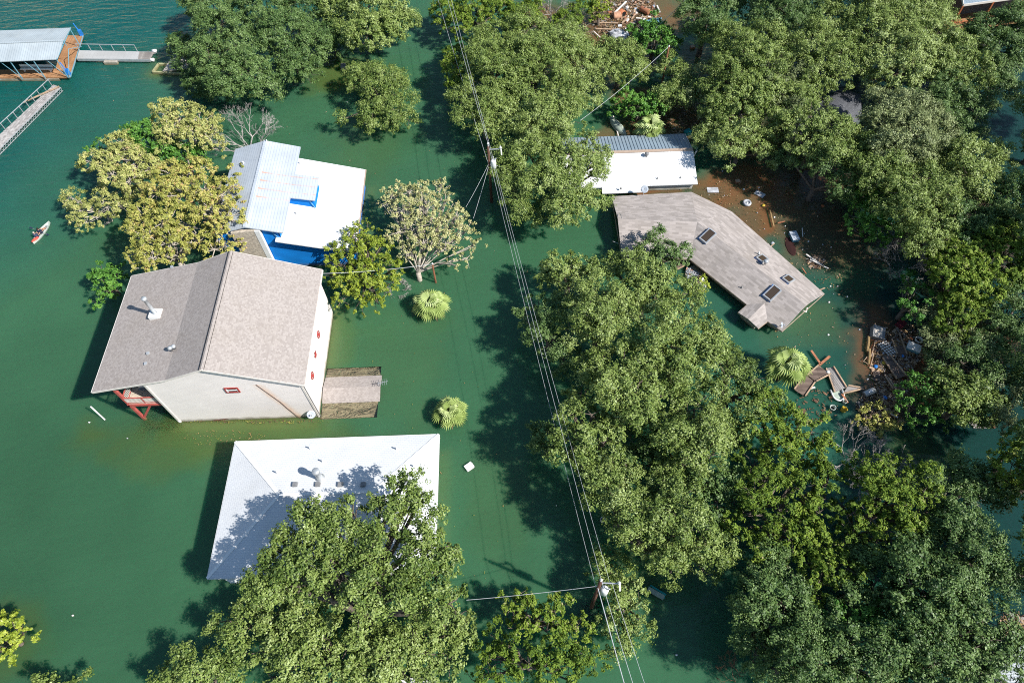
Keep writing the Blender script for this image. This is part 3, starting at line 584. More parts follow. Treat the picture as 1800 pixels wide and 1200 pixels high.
# ------------------------------------------------------------------ white and grey metal-roofed bungalow on the right
def metal_house():
    H = thing('bungalow', 'low bungalow with a ribbed metal roof, white on one slope and grey-blue on the other', 'bungalow', (15, 64, 0))
    x0, x1, yn, yr, ys, ze, zr = 6.5, 22.8, 68.3, 63.95, 59.4, 1.25, 2.45
    b = part(MB().hexa([(x0, yr, zr-.1), (x1, yr, zr-.1), (x1-.1, yn, ze-.1), (x0, yn, ze-.1)], [(x0, yr, zr), (x1, yr, zr), (x1-.1, yn, ze), (x0, yn, ze)]), 'roof', 'grey_metal', H)
    sl = lambda y: ze+(y-ys)*(zr-ze)/(yr-ys)
    xn = 16.75; y2 = 58.6
    R = MB().hexa([(x0, ys, ze-.1), (x1, ys, ze-.1), (x1, yr, zr-.1), (x0, yr, zr-.1)], [(x0, ys, ze), (x1, ys, ze), (x1, yr, zr), (x0, yr, zr)])
    R.hexa([(11.4, y2, sl(y2)-.1), (xn, y2, sl(y2)-.1), (xn, ys, ze-.1), (11.4, ys, ze-.1)], [(11.4, y2, sl(y2)), (xn, y2, sl(y2)), (xn, ys, ze), (11.4, ys, ze)])
    f = part(R, 'roof', 'white_rib', H)
    rb = MB(); x = x0+.2
    while x < x1:
        y_ = y2 if 11.4 < x < xn else ys
        rb.bar((x, y_, sl(y_)+.008), (x, yr, zr+.008), .04, .016); x += .84
    part(rb, 'ribs', 'white', f)
    rb = MB(); x = x0+.2
    while x < x1: rb.bar((x, yr, zr+.02), (x, yn, ze+.02), .05, .06); x += .42
    part(rb, 'ribs', 'grey_metal', b)
    part(MB().bar((x0, yr+.05, zr+.06), (x1+.05, yr+.05, zr+.06), .42, .06), 'ridge_cap', 'tan_cap', H)
    part(MB().box(((x0+x1)/2, (ys+yn)/2, -.9), (x1-x0-.7, yn-ys-.8, 4.2)), 'wall', 'white_siding', H)
    part(MB().bar((x1+.03, ys, ze-.1), (x1+.03, yr, zr-.1), .06, .2), 'bargeboard', 'white', H); part(MB().bar((x1+.03, yn, ze-.1), (x1+.03, yr, zr-.1), .06, .2), 'bargeboard', 'white', H)
    p = at(1136, 277, 2.1); p.z = sl(p.y); part(MB().lathe(p-Vector((0, 0, .1)), [(.12, 0), (.12, .4), (.25, .42), (.25, .6), (.1, .7)], 12), 'roof_vent', 'grey_paint', f, True)
    for px, py in ((1155.5, 314), (1196.5, 312.5), (1091.5, 331)): pipe_vent(f, at(px, py, 1.5), .2, .06, 'grey_paint')
    p = at(1219, 276, 2.2); part(MB().tube([p, p+Vector((.25, 0, 1.0))], .03, 6).bar(p+Vector((-.1, -.4, .9)), p+Vector((.4, .5, 1)), .03), 'antenna', 'galv', H)
metal_house()

# ------------------------------------------------------------------ long shingle house, right
def shingle_house():
    H = thing('house', 'long brown-grey shingle-roofed house with four skylights, water up to its eaves', 'house', (21, 49, 0))
    e = 1.2
    A, B, C, D = (12.4, 57.9, e), (21.9, 58.15, e), (26, 54.8, e), (33.35, 42.6, e); E = (30.4, 40.35, 2.4); F = (27.75, 38.05, e); G = (26.55, 39.35, e); Hh = (25.4, 38.5, e); I = (23.75, 40.6, e)
    K = (24.9, 41.55, e); L = (19.95, 48, e); Mm = (12.5, 48.75, e); Nn = (12.5, 53.3, 2.3); O = (21.3, 52.3, 2.4); P = (24.5, 39.5, 1.5); Q = (26.6, 41.4, 1.62)
    R = MB().poly([Nn, O, B, A]).poly([O, C, B]).poly([O, E, D, C]).poly([O, L, K, Q, G, F, E]).poly([Nn, Mm, L, O])
    R.poly([P, Q, K, I]).poly([P, Hh, G, Q])
    r = part(R, 'roof', 'shingle2', H)
    cp = MB()
    for a, b in ((Nn, O), (O, E), (P, Q)): cp.bar(Vector(a)+Vector((0, 0, .01)), Vector(b)+Vector((0, 0, .01)), .24, .03)
    loop = [A, Mm, L, K, I, Hh, G, F, D, C, B]
    f = MB()
    for a, b in zip(loop, loop[1:]+loop[:1]): f.bar(Vector(a)-Vector((0, 0, .1)), Vector(b)-Vector((0, 0, .1)), .05, .17)
    part(f, 'fascia', 'tan_cap', H)
    c = Vector((21, 48, 0)); W_ = MB()
    ins = [Vector((12.9, 57.4, 0)), Vector((12.9, 49.3, 0)), Vector((20.3, 48.5, 0)), Vector((25.3, 42.0, 0)), Vector((24.3, 40.8, 0)), Vector((25.4, 39.2, 0)), Vector((26.6, 40.0, 0)), Vector((27.8, 38.8, 0)), Vector((32.6, 42.7, 0)), Vector((25.6, 54.3, 0)), Vector((21.7, 57.6, 0))]
    for a, b in zip(ins, ins[1:]+ins[:1]):
        W_.poly([(a.x, a.y, -3), (b.x, b.y, -3), (b.x, b.y, e), (a.x, a.y, e)])
    W_.poly([(12.9, 49.3, e), (12.9, 57.4, e), (12.9, 53.3, 2.1)])
    W_.poly([(27.8, 38.8, e), (32.6, 42.7, e), (30.2, 40.6, 2.05)])
    part(W_, 'wall', 'siding', H)
    ax = (Vector(E)-Vector(O)).normalized()
    for px, py, l, wd, side in ((1244, 416, 1.55, .95, -1), (1339, 456, 1.15, .85, 1), (1385, 492, 1.15, .85, 1), (1357, 516, 1.55, .95, -1)):
        if side < 0: tri = (Vector(O), Vector(E), Vector(L))
        else: tri = (Vector(O), Vector(E), Vector(D))
        n = (tri[1]-tri[0]).cross(tri[2]-tri[0]).normalized(); n = n if n.z > 0 else -n
        d = Vector(ray(px, py).tolist()); o = Vector((0, 0, CAM_H)); t_ = (tri[0]-o).dot(n)/d.dot(n); p = o+d*t_
        u = ax; v = n.cross(u).normalized()
        if abs(v.z) > 0: pass
        fr = MB(); hw, hl = wd/2, l/2
        for s in (-1, 1):
            fr.bar(p+u*s*hw-v*(hl+.06)+n*.1, p+u*s*hw+v*(hl+.06)+n*.1, .12, .3); fr.bar(p+v*s*hl-u*(hw-.06)+n*.1, p+v*s*hl+u*(hw-.06)+n*.1, .115, .29)
        s_ = part(fr, 'skylight', 'galv', r)
        part(MB().poly([p+u*i*hw+v*j*hl+n*.22 for i, j in ((-1, -1), (1, -1), (1, 1), (-1, 1))]), 'pane', 'amber', s_)
        part(MB().poly([p+u*i*(hw+.12)+v*(j*(hl+.12)-.05*side*0)-u*.08+n*.012 for i, j in ((-1, -1), (1, -1), (1, 1), (-1, 1))]), 'flashing', 'blue', s_)
    p = at(1345, 463, 2.3); part(MB().lathe(p-Vector((0, 0, .1)), [(.12, 0), (.12, .35), (.26, .4), (.26, .58), (.1, .66)], 12), 'roof_vent', 'galv', r, True)
    pipe_vent(r, at(1334, 445, 1.9), .3, .06); pipe_vent(r, at(1304, 505, 1.6), .2, .05, 'grey_paint')
    dish(H, at(1133, 333, 2.2), (-.2, -.55, .8), .45, mast=(.0, .1, -1.0))
    dish(H, at(1373, 571, 1.8), (.6, -.3, .4), .3, mast=(0, .2, -.7))
    part(MB().tube([at(1090, 375, 2.3), at(1093, 384, 2.9)], .03, 5).bar(at(1088, 374, 2.9), at(1094, 380, 2.9), .03), 'antenna', 'grey_paint', H)
    part(MB().tube([at(1092, 430, 1.0), at(1077, 424, 1.2)], .03, 5), 'mast', 'galv', H)
    part(MB().tube([at(1412, 546, .9), at(1417, 548, .5), at(1419, 541, .5)], .07, 6), 'downspout', 'white', H)
shingle_house()

# ------------------------------------------------------------------ dark-roofed house under the trees, orange-framed house, tin roof corner
def dark_house():
    H = thing('house', 'dark grey-roofed house glimpsed between the oak crowns', 'house', at(1450, 205, 0))
    q = [at(1455, 172, 3.4), at(1480, 155, 3.4), at(1512, 166, 3.4), at(1516, 205, 2.6), at(1465, 245, 2.6), at(1395, 250, 2.6), at(1392, 205, 2.6)]
    c = at(1450, 200, 3.9)
    R = MB()
    for a, b in zip(q, q[1:]+q[:1]): R.poly([a, c, b])
    part(R, 'roof', 'dark_shingle', H)
    R = MB().slab([p*1.0-Vector((0, 0, .1)) for p in q], 5.5); part(R, 'wall', mat('grey_green_wall', (.10, .13, .12), .8), H)
dark_house()
def orange_house():
    H = thing('house', 'grey-roofed house with an orange-red steel balcony frame, dry part of the flooded shore', 'house', at(1760, 20, 0))
    zt = 5.0; a = at(1694, 8.5, zt); b = at(1860, -14, zt); c = at(1852, -70, zt+1.2); d = at(1686, -45, zt+1.2)
    part(MB().slab([a, b, c, d], .18), 'roof', 'grey_metal', H)
    part(MB().bar(a-Vector((0, 0, .1)), b-Vector((0, 0, .1)), .1, .3).bar(a-Vector((0, 0, .1)), d-Vector((0, 0, .1)), .1, .3), 'fascia', 'trim', H)
    zb = 1.2; p0 = a.copy(); p0.z = 0; u = (b-a); u.z = 0; u.normalize(); v = Vector((-u.y, u.x, 0))
    for k in range(4):
        s = p0+u*(k*4.6); part(MB().bar(s+Vector((0, 0, -2.5)), s+Vector((0, 0, zt-.2)), .2, .2), 'post', 'orange_paint', H)
    part(MB().bar(p0+Vector((0, 0, zb+1.1)), p0+u*15+Vector((0, 0, zb+1.1)), .14, .14).bar(p0+Vector((0, 0, zb+1.1)), p0+v*6+Vector((0, 0, zb+1.1)), .14, .14), 'railing', 'orange_paint', H)
    part(MB().slab([p0-u*.3-v*.2+Vector((0, 0, zb)), p0+u*15-v*.2+Vector((0, 0, zb)), p0+u*15+v*7+Vector((0, 0, zb)), p0-u*.3+v*7+Vector((0, 0, zb))], .25), 'balcony_floor', 'deck_wood', H)
    part(MB().box(p0+u*7.4+v*6+Vector((0, 0, 1)), (15, 5.6, 7.8), math.atan2(u.y, u.x)), 'wall', 'dark_shingle', H)
    s = p0+u*.3-v*3.0; S = thing('boat_ramp', 'grey concrete slab lying in the shade below the orange-framed house', 'slab', s)
    part(MB().slab([s+Vector((0, 0, .12)), s+u*11+Vector((0, 0, .12)), s+u*11+v*2.6+Vector((0, 0, .5)), s+v*2.6+Vector((0, 0, .5))], .5), 'slab', 'grey_paint', S)
orange_house()
S_ = thing('shed', 'corrugated tin roof showing past the oaks at the frame corner', 'shed', at(1790, 1180, 0))
q = [at(1755, 1175, 2.0), at(1765, 1225, 1.7), at(1850, 1225, 1.7), at(1835, 1120, 2.2), at(1783, 1140, 2.2)]
part(MB().slab(q, .1), 'roof', 'corrugated', S_)
cc = sum(q, Vector())/5; part(MB().slab([cc+(p-cc)*.9-Vector((0, 0, .15)) for p in q], 4.5), 'wall', 'white_siding', S_)
S_ = thing('shed', 'white roof edge seen under the bushy trees near the lower power pole', 'shed', at(725, 1215, 0))
q = [at(690, 1192, 2.2), at(770, 1190, 2.2), at(780, 1260, 2.2), at(680, 1260, 2.2)]
part(MB().slab(q[::-1], .15), 'roof', 'white', S_); cc = sum(q, Vector())/4; part(MB().slab([cc+(p-cc)*.9-Vector((0, 0, .2)) for p in q[::-1]], 4.5), 'wall', 'white_siding', S_)

# ------------------------------------------------------------------ docks
def boat_dock():
    D = thing('boat_dock', 'floating boat dock with orange plank decks and a grey gable roof on blue posts', 'dock', at(60, 100, 0))
    z = .55; R = MB(); zt, zr = 3.5, 4.3
    ne, r_, se = at(124, 49, zt), at(111, 71.5, zr), at(100, 104.5, zt)
    W_ = -26
    def ext(p): return p+Vector((W_, -.2, 0))
    part(MB().slab([r_, ne, ext(ne), ext(r_)], .08).slab([se, r_, ext(r_), ext(se)], .08), 'roof', 'dock_roof', D)
    part(MB().bar(r_+Vector((0, 0, .03)), ext(r_)+Vector((0, 0, .03)), .35, .05), 'ridge_cap', 'dock_roof', D)
    u = (at(-60, 136, z)-at(122, 135, z)).normalized()
    d1 = MB().slab([at(112, 62, z), at(98, 121, z), at(122, 136, z), at(146, 63, z)], .18)
    part(d1, 'deck', 'deck_wood', D)
    d2 = MB().slab([at(98, 121.3, z), at(-60, 124, z), at(-60, 137, z), at(121.6, 136, z)], .18); part(d2, 'deck', 'deck_wood', D)
    f = MB().slab([at(98, 121, z-.22), at(-60, 124, z-.22), at(-60, 140, z-.22), at(104, 139, z-.22)], .6); part(f, 'float', 'concrete', D)
    f = MB().slab([at(114, 64, z-.22), at(100, 119, z-.22), at(121, 134, z-.22), at(144, 65, z-.22)], .6); part(f, 'float', 'concrete', D)
    x = 0
    for k in range(7):
        b = se+Vector((-.15-k*3.2, .1, 0)); bt = Vector((b.x, b.y, z)); part(MB().bar(bt, b, .09, .09).bar(bt+Vector((0, 0, .1)), b+Vector((-1.4, 0, -.1)), .05), 'post', 'blue_steel', D)
        b = ne+Vector((-.15-k*3.2, -.1, 0)); bt = Vector((b.x, b.y, z)); part(MB().bar(bt, b, .09, .09), 'post', 'blue_steel', D)
    part(MB().bar(se, ne, .1, .1).bar(Vector((r_.x, r_.y, zr)), Vector((r_.x, r_.y, zt)), .07).bar(Vector((se.x, se.y, z)), Vector((r_.x, r_.y, zt-.5)), .06).bar(Vector((ne.x, ne.y, z)), Vector((r_.x, r_.y, zt-.5)), .06), 'gable_frame', 'blue_steel', D)
    part(MB().bar(at(146, 63, z+.0), at(123, 136, z+.0), .08, .08).bar(at(146.5, 63, z-.3), at(124, 136, z-.3), .08, .08), 'edge_truss', 'blue_steel', D)
    for px, py in ((144, 62), (122, 131)):
        p = at(px, py, z); part(MB().box(p+Vector((0, 0, .4)), (.45, .45, .8), .3).tube([p, p+Vector((-.6, .5, 1.6))], .07, 6), 'winch', 'blue', D)
    B = thing('bench', 'long white bench on the dock deck under the metal roof', 'bench', at(64, 122, z))
    p, q = at(36, 121, z+.45), at(93, 121.5, z+.45); part(MB().bar(p, q, .4, .08), 'seat', 'white', B); part(MB().bar(p+Vector((0, .25, .35)), q+Vector((0, .25, .35)), .06, .35), 'backrest', 'white', B)
    for s in (.1, .5, .9): part(MB().box(p.lerp(q, s)-Vector((0, 0, .22)), (.08, .35, .4)), 'leg', 'white', B)
    C = thing('pontoon_boat', 'dark blue covered boat moored in the slip under the dock roof', 'boat', at(30, 108, 0))
    c = at(8, 100, .3); hull = MB()
    prof = [(-4, .2, .2), (-3.6, 1.0, .3), (-1, 1.2, .5), (2, 1.15, .6), (4.2, .7, .75), (5.4, .06, .9)]; vs = []
    for x, hw, hz in prof: vs += [c+Vector((x, -hw, hz)), c+Vector((x, 0, -.3)), c+Vector((x, hw, hz))]
    fs = []
    for i in range(len(prof)-1): a = i*3; fs += [(a, a+3, a+4, a+1), (a+1, a+4, a+5, a+2), (a+2, a+5, a+3, a)]
    hull.mesh(vs, fs+[(0, 1, 2)]); part(hull, 'hull', 'navy', C)
    part(MB().slab([c+Vector((-3, -.8, .7)), c+Vector((2, -.8, .8)), c+Vector((2, .8, .8)), c+Vector((-3, .8, .7))], .15), 'cover', 'grey_paint', C)
boat_dock()
def gangway_one():
    G = thing('gangway', 'straight pale gangway with a single pipe rail leading off the boat dock', 'gangway', at(200, 98, 0))
    z = .7; a, b, c, d = at(135, 103, z), at(263, 104.5, z-.1), at(271, 91.5, z-.1), at(139, 89, z)
    m = a.lerp(b, .84), d.lerp(c, .80)
    part(MB().slab([a, m[0], m[1], d], .1), 'deck', 'alu', G); part(MB().slab([m[0], b, c, m[1]], .09), 'end_ramp', 'grey_wood', G)
    part(MB().bar(a-Vector((0, .05, .2)), b-Vector((0, .05, .2)), .06, .35).bar(d-Vector((0, -.05, .2)), c-Vector((0, -.05, .2)), .06, .35), 'truss', 'galv', G)
    r = MB().bar(d+Vector((0, 0, 1.05)), d.lerp(c, .78)+Vector((0, 0, 1.05)), .07)
    for k in range(6):
        p = d.lerp(c, .01+.154*k); r.bar(p, p+Vector((0, 0, 1.05)), .06)
    part(r, 'railing', 'galv', G)
    p = at(197, 108, .2); part(MB().box(p, (1.9, 1.2, .5), -.02), 'float', 'concrete', G)
    for px, py in ((271, 90), (267, 105.5)): part(MB().tube([at(px-3, py, .35), at(px+4, py, .35)], .24, 10), 'float', 'white', G, True)
gangway_one()
def gangway_two():
    G = thing('gangway', 'weathered board gangway with a pipe rail, tilted beside the boat dock', 'gangway', at(50, 205, 0))
    z = .6; L0, L1 = at(94, 149, z), at(-30, 264, z); R0, R1 = at(107, 154, z), at(-30, 292, z)
    mb = MB(); n = 70
    for k in range(n):
        a, b = L0.lerp(L1, k/n), L0.lerp(L1, (k+.9)/n); c, d = R0.lerp(R1, (k+.9)/n), R0.lerp(R1, k/n); dz = Vector((0, 0, random.uniform(-.02, .02)))
        mb.slab([p+dz for p in (d, a, b, c)], .06)
    part(mb, 'deck', mat('sun_bleached_boards', (.38, .355, .34), .9, var=.35, scale=2.5), G)
    r = MB(); tops = Vector((0, 0, 1.0)); r.bar(L0+tops, L1+tops, .07)
    k = 0.02
    while k < 1: p = L0.lerp(L1, k); r.bar(p, p+tops, .06); k += .085
    part(r, 'railing', 'galv', G)
    t = MB(); dn_ = Vector((0, 0, -.5)); t.bar(R0, R1, .07).bar(R0+dn_, R1+dn_, .06); n = 34
    for k in range(n): a, b = R0.lerp(R1, k/n), R0.lerp(R1, (k+.5)/n); c = R0.lerp(R1, (k+1)/n); t.bar(a, b+dn_, .04).bar(b+dn_, c, .04)
    part(t, 'truss', 'galv', G)
    part(MB().bar(at(41, 180, .75), at(104, 152, .75), .3, .06), 'loose_board', 'plank', G)
gangway_two()
# flooded pale block structure by the oak
S_ = thing('boat_house', 'pale yellow block boathouse walls just breaking the surface beside the shore oak', 'boathouse', at(300, 125, 0))
def wallq(a, b, top, th=.25): return MB().bar(Vector((a.x, a.y, (top-2.5)/2)), Vector((b.x, b.y, (top-2.5)/2)), th, top+2.5)
P1, P2, P3, P4 = at(268, 126, .3), at(330, 129, .3), at(336, 112, .3), at(278, 112, .3)
for a, b in ((P1, P2), (P2, P3), (P3, P4), (P4, P1)): part(wallq(a, b, .32), 'wall', 'olive', S_)
part(MB().slab([at(286, 125, .5), at(335, 120, .5), at(340, 108, .9), at(303, 99, .9)], .15), 'roof', 'concrete', S_)
p = at(605, 122, 0); S_ = thing('pillar', 'short pale stone pillar with a dark cap standing in the olive shallows', 'pillar', p)
part(MB().box(p+Vector((0, 0, -.9)), (.75, .75, 3), .1), 'shaft', 'concrete', S_); part(MB().box(p+Vector((0, .1, .68)), (.6, .5, .12), .1), 'cap', 'grey_paint', S_)

# ------------------------------------------------------------------ boats and people
def hull(c, L, Wd, ang, depth=.28, name='hull'):
    d = Vector((math.cos(ang), math.sin(ang), 0)); s = Vector((-d.y, d.x, 0)); c = Vector(c)
    n = 15; o = MB(); vs = []
    for i in range(n):
        t = -1+2*i/(n-1); wv = Wd/2*max(0.02, (1-abs(t)**2.3)); z = .22+.10*abs(t)**3
        x = d*t*L/2
        vs += [c+x+s*wv+Vector((0, 0, z)), c+x+s*wv*.7+Vector((0, 0, -.05)), c+x+Vector((0, 0, -.1)), c+x-s*wv*.7+Vector((0, 0, -.05)), c+x-s*wv+Vector((0, 0, z)), c+x-s*wv*.72+Vector((0, 0, z-.0)), c+x-s*wv*.6+Vector((0, 0, z-.16)), c+x+s*wv*.6+Vector((0, 0, z-.16)), c+x+s*wv*.72+Vector((0, 0, z))]
    fs = [];
    for i in range(n-1):
        a = i*9
        for k in range(9): fs.append((a+k, a+(k+1) % 9, a+9+(k+1) % 9, a+9+k))
    return o.mesh(vs, fs), d, s
def person(loc, ang, label, shirt, tilt=0.0, reach=.45, hairm='hair'):
    root = thing('person', label, 'person', loc)
    f = Vector((math.cos(ang), math.sin(ang), 0)); s = Vector((-f.y, f.x, 0)); o = Vector(loc); U = Vector((0, 0, 1))
    V = []; Ed = []; Rd = []
    def add(p, r, par=None):
        V.append(p-o); Rd.append(r)
        if par is not None: Ed.append((par, len(V)-1))
        return len(V)-1
    pel = add(o+U*.12, .15); b1 = add(o+U*.3-f*.03, .135, pel); ch = add(o+U*.5-f*.05, .16, b1); nk = add(o+U*.64-f*.04, .06, ch); hd0 = add(o+U*.72-f*.02, .075, nk); hd = add(o+U*.82, .095, hd0)
    for sg in (-1, 1):
        sh = add(o+U*.58-f*.05+s*sg*.19, .055, ch); el = add(o+U*.34+f*.1+s*sg*.27, .043, sh); wr = add(o+U*.36+f*.36+s*sg*.2, .03, el); pm = add(o+U*.37+f*.43+s*sg*.19, .036, wr)
        for k in range(4):
            a = add(o+U*(.37)+f*(.50-.006*abs(k-1))+s*sg*(.225-.024*k), .011, pm); add(o+U*.34+f*(.525-.006*abs(k-1))+s*sg*(.225-.024*k), .009, a)
        th = add(o+U*.375+f*.44+s*sg*.145, .012, pm); add(o+U*.36+f*.47+s*sg*.13, .01, th)
        hp = add(o+U*.1+s*sg*.1, .095, pel); kn = add(o+U*.26+f*.42+s*sg*.13, .065, hp); an = add(o+U*.08+f*.78+s*sg*.12, .042, kn); ft = add(o+U*.12+f*.9+s*sg*.12, .035, an)
    me = bpy.data.meshes.new('body'); me.from_pydata([tuple(v) for v in V], Ed, []); me.materials.append(MT['skin'])
    b = bpy.data.objects.new('body', me); COL.objects.link(b); b.parent = root
    sk = b.modifiers.new('skin', 'SKIN'); sk.use_smooth_shade = True
    for v, r in zip(me.skin_vertices[0].data, Rd): v.radius = (r, r); v.use_root = False
    me.skin_vertices[0].data[0].use_root = True
    sb = b.modifiers.new('sub', 'SUBSURF'); sb.levels = 1; sb.render_levels = 1
    face = MB().lathe(o+U*.80+f*.085, [(.012, -.02), (.018, 0), (.008, .03)], 6, axis=f); part(face, 'nose', 'skin', root)
    t = MB().tube([o+U*.08, o+U*.3-f*.03, o+U*.5-f*.05, o+U*.6-f*.05, o+U*.645-f*.04], [.18, .165, .19, .15, .07], 12)
    for sg in (-1, 1): t.tube([o+U*.59-f*.05+s*sg*.1, o+U*.58-f*.05+s*sg*.2, o+U*.42+f*.03+s*sg*.25], [.075, .075, .062], 8)
    part(t, 'shirt', shirt, root, True)
    t = MB()
    for sg in (-1, 1): t.tube([o+U*.1+s*sg*.06, o+U*.12+s*sg*.1, o+U*.24+f*.34+s*sg*.13], [.12, .115, .09], 8)
    part(t, 'shorts', 'navy', root, True)
    part(MB().lathe(o+U*.80-f*.015, [(.10, -.04), (.112, .02), (.10, .09), (.055, .13), (.01, .14)], 12), 'hair', hairm, root, True)
    return root
kc = (at(60, 429, 0)+at(88.5, 391.5, 0))/2; kd = at(88.5, 391.5, 0)-at(60, 429, 0); ka = math.atan2(kd.y, kd.x); kl = kd.length
K = thing('kayak', 'pale grey-green tandem kayak paddled on the open water by two people', 'kayak', kc)
h, d_, s_ = hull(kc, kl, .95, ka); part(h, 'hull', 'kayak', K)
m = MB()
for t_ in (-.05, -.27): m.box(kc+d_*t_*kl+Vector((0, 0, .12)), (.45, .5, .08), ka)
part(m, 'seat', 'kayak_in', K)
part(MB().box(kc+d_*kl*.25+Vector((0, 0, .12)), (.5, .3, .03), ka).box(kc+d_*kl*.12+Vector((0, 0, .13)), (.2, .14, .03), ka).box(kc+d_*kl*.02+s_*.22+Vector((0, 0, .14)), (.2, .12, .05), ka), 'fittings', 'grey_paint', K)
person(kc+d_*(-.03*kl)-s_*.05+Vector((0, 0, .12)), ka, 'person in a navy top at the front of the kayak, legs stretched toward the bow', 'navy')
person(kc+d_*(-.22*kl)+s_*.05+Vector((0, 0, .12)), ka, 'person in a dark slate top at the rear of the kayak, beside the coral bag', mat('slate_cloth', (.05, .07, .13), .9), hairm=mat('fair_cap', (.45, .40, .34), .8))
bm = MB(); c = kc-d_*(.36*kl)+Vector((0, 0, .3))
bm.lathe(c-Vector((0, 0, .12)), [(.18, 0), (.33, .06), (.36, .18), (.27, .30), (.08, .34)], 12)
bm.v = [(c.x+((v[0]-c.x)*.85+(v[1]-c.y)*.35), c.y+((v[1]-c.y)*1.15+(v[0]-c.x)*.35), c.z-.1+(v[2]-c.z+.1)*.6) for v in bm.v]
bg_ = solo(bm, 'bag', 'bag', 'coral red dry bag on the stern deck of the kayak', 'bag', c, smooth=True)
pm = MB(); a, b = kc+s_*1.15+d_*.1+Vector((0, 0, .62)), kc-s_*1.15-d_*.35+Vector((0, 0, .42)); pm.tube([a, b], .018, 6)
P_ = thing('paddle', 'double-bladed dark paddle held across the kayak', 'paddle', kc); part(pm, 'shaft', 'grey_paint', P_)
for q in (a, b): part(MB().box(q, (.42, .17, .02), math.atan2((a-b).y, (a-b).x)), 'blade', 'navy', P_)
cc = (at(1072, 206, .3)+at(1101, 239, .3))/2; cd = at(1072, 206, .3)-at(1101, 239, .3); ca = math.atan2(cd.y, cd.x)
C_ = thing('canoe', 'upturned faded green canoe stranded behind the metal-roofed bungalow', 'canoe', cc)
cm = MB(); d_ = cd.normalized(); s_ = Vector((-d_.y, d_.x, 0)); n = 13; vs = []; fs = []
for i in range(n):
    t_ = -1+2*i/(n-1); wv = .62*max(.03, 1-abs(t_)**2.4); zz = .52*(1-.35*abs(t_)**3)
    for k in range(7): an = math.pi*k/6; vs.append(cc+d_*t_*cd.length/2+s_*wv*math.cos(an)+Vector((0, 0, zz*math.sin(an)-.15)))
for i in range(n-1):
    for k in range(6): fs.append((i*7+k, i*7+k+1, (i+1)*7+k+1, (i+1)*7+k))
part(cm.mesh(vs, fs), 'hull', 'canoe', C_, True); part(MB().tube([cc+d_*cd.length*.48+Vector((0, 0, .3)), cc+Vector((0, 0, .4)), cc-d_*cd.length*.48+Vector((0, 0, .3))], .03, 5), 'keel', 'trim', C_)

# ------------------------------------------------------------------ utility poles and wires
TOPZ = 8.6
def pole(base_xy, label, arms=True, can=True):
    x, y = base_xy; Pp = thing('utility_pole', label, 'utility pole', (x, y, 0), 'utility poles carrying the power lines')
    part(MB().tube([(x, y, -3), (x, y, TOPZ)], [.19, .13], 10), 'pole', 'pole_wood', Pp, True)
    part(MB().tube([(x, y, TOPZ-.1), (x, y, TOPZ+.45)], [.05, .05], 6).lathe((x, y, TOPZ+.3), [(.08, 0), (.12, .08), (.05, .2)], 8), 'insulator', 'white', Pp)
    part(MB().bar((x, y, TOPZ-.5), (x+1.5, y-.15, TOPZ-.3), .09, .09), 'crossarm', 'galv', Pp)
    part(MB().lathe((x+1.35, y-.13, TOPZ-.3), [(.09, 0), (.14, .12), (.06, .35)], 8).bar((x+1.4, y-.1, TOPZ-.35), (x+1.45, y-.5, TOPZ-.9), .12), 'insulator', 'white', Pp)
    part(MB().lathe((x+.48, y-.12, TOPZ-3.0), [(.25, 0), (.31, .05), (.31, .95), (.27, 1.05), (.1, 1.12)], 14), 'transformer', 'white', Pp, True)
    part(MB().bar((x, y, TOPZ-2.6), (x+.3, y-.08, TOPZ-2.6), .1, .1), 'bracket', 'galv', Pp)
    part(MB().tube([(x+.42, y-.1, TOPZ-1.9), (x+.5, y, TOPZ-1.5)], .05, 6), 'bushing', 'white', Pp); part(MB().tube([(x+.6, y-.15, TOPZ-1.9), (x+.8, y-.2, TOPZ-1.6)], .06, 6), 'bushing', 'white', Pp)
    return Vector((x, y, 0))
pa = at(858, 257, TOPZ); pb = at(1056, 1021, TOPZ)
PA = pole((pa.x, pa.y), 'brown wooden utility pole with a grey transformer, beside the oaks north of the channel')
PB = pole((pb.x, pb.y), 'brown wooden utility pole with clustered insulators, rising beside a small round oak')
def wire(a, b, sag, label, r=.022, mt='wire', name='power_line', n=14, group='power lines'):
    a, b = Vector(a), Vector(b); pts = [a.lerp(b, k/n)-Vector((0, 0, sag*4*(k/n)*(1-k/n))) for k in range(n+1)]
    return solo(MB().tube(pts, r, 5), name, mt, label, 'power line', a, group)
Na = at(795, 30, TOPZ-.4); dirn = (Na-pa); Nn_ = PA+dirn*2.2; Sb = at(1104, 1200, TOPZ-.8); Ss = PB+(Sb-pb)*2.5
def A(z, dx=0, dy=0): return Vector((PA.x+dx, PA.y+dy, z))
def B(z, dx=0, dy=0): return Vector((PB.x+dx, PB.y+dy, z))
def NN(z, dx=0): return Vector((Nn_.x+dx, Nn_.y, z))
def SS(z, dx=0): return Vector((Ss.x+dx, Ss.y, z))
wire(A(9.0), B(9.0), .7, 'topmost wire strung between the two utility poles', .012)
wire(A(6.3, .12), B(6.4, -.15), .8, 'thick lower cable strung between the two utility poles', 0.012)
wire(A(7.9, .3), B(7.9, .75), .8, 'wire from the crossarm side between the two utility poles', .012)
wire(A(9.0), NN(9.0), .6, 'topmost wire leading away over the oaks from the transformer pole', 0.018)
wire(A(8.0, .3), NN(8.1, .9), .6, 'second wire leading away over the oaks from the transformer pole', 0.017)
wire(A(6.0, -.1), NN(5.2, -1.2), .8, 'low cable leading away over the oaks from the transformer pole', 0.018)
wire(B(9.0), SS(9.0, .5), .5, 'topmost wire running out past the small round oak', 0.017)
wire(B(7.0, -.1), SS(6.8), .5, 'thick twisted cable running out past the small round oak', 0.030)
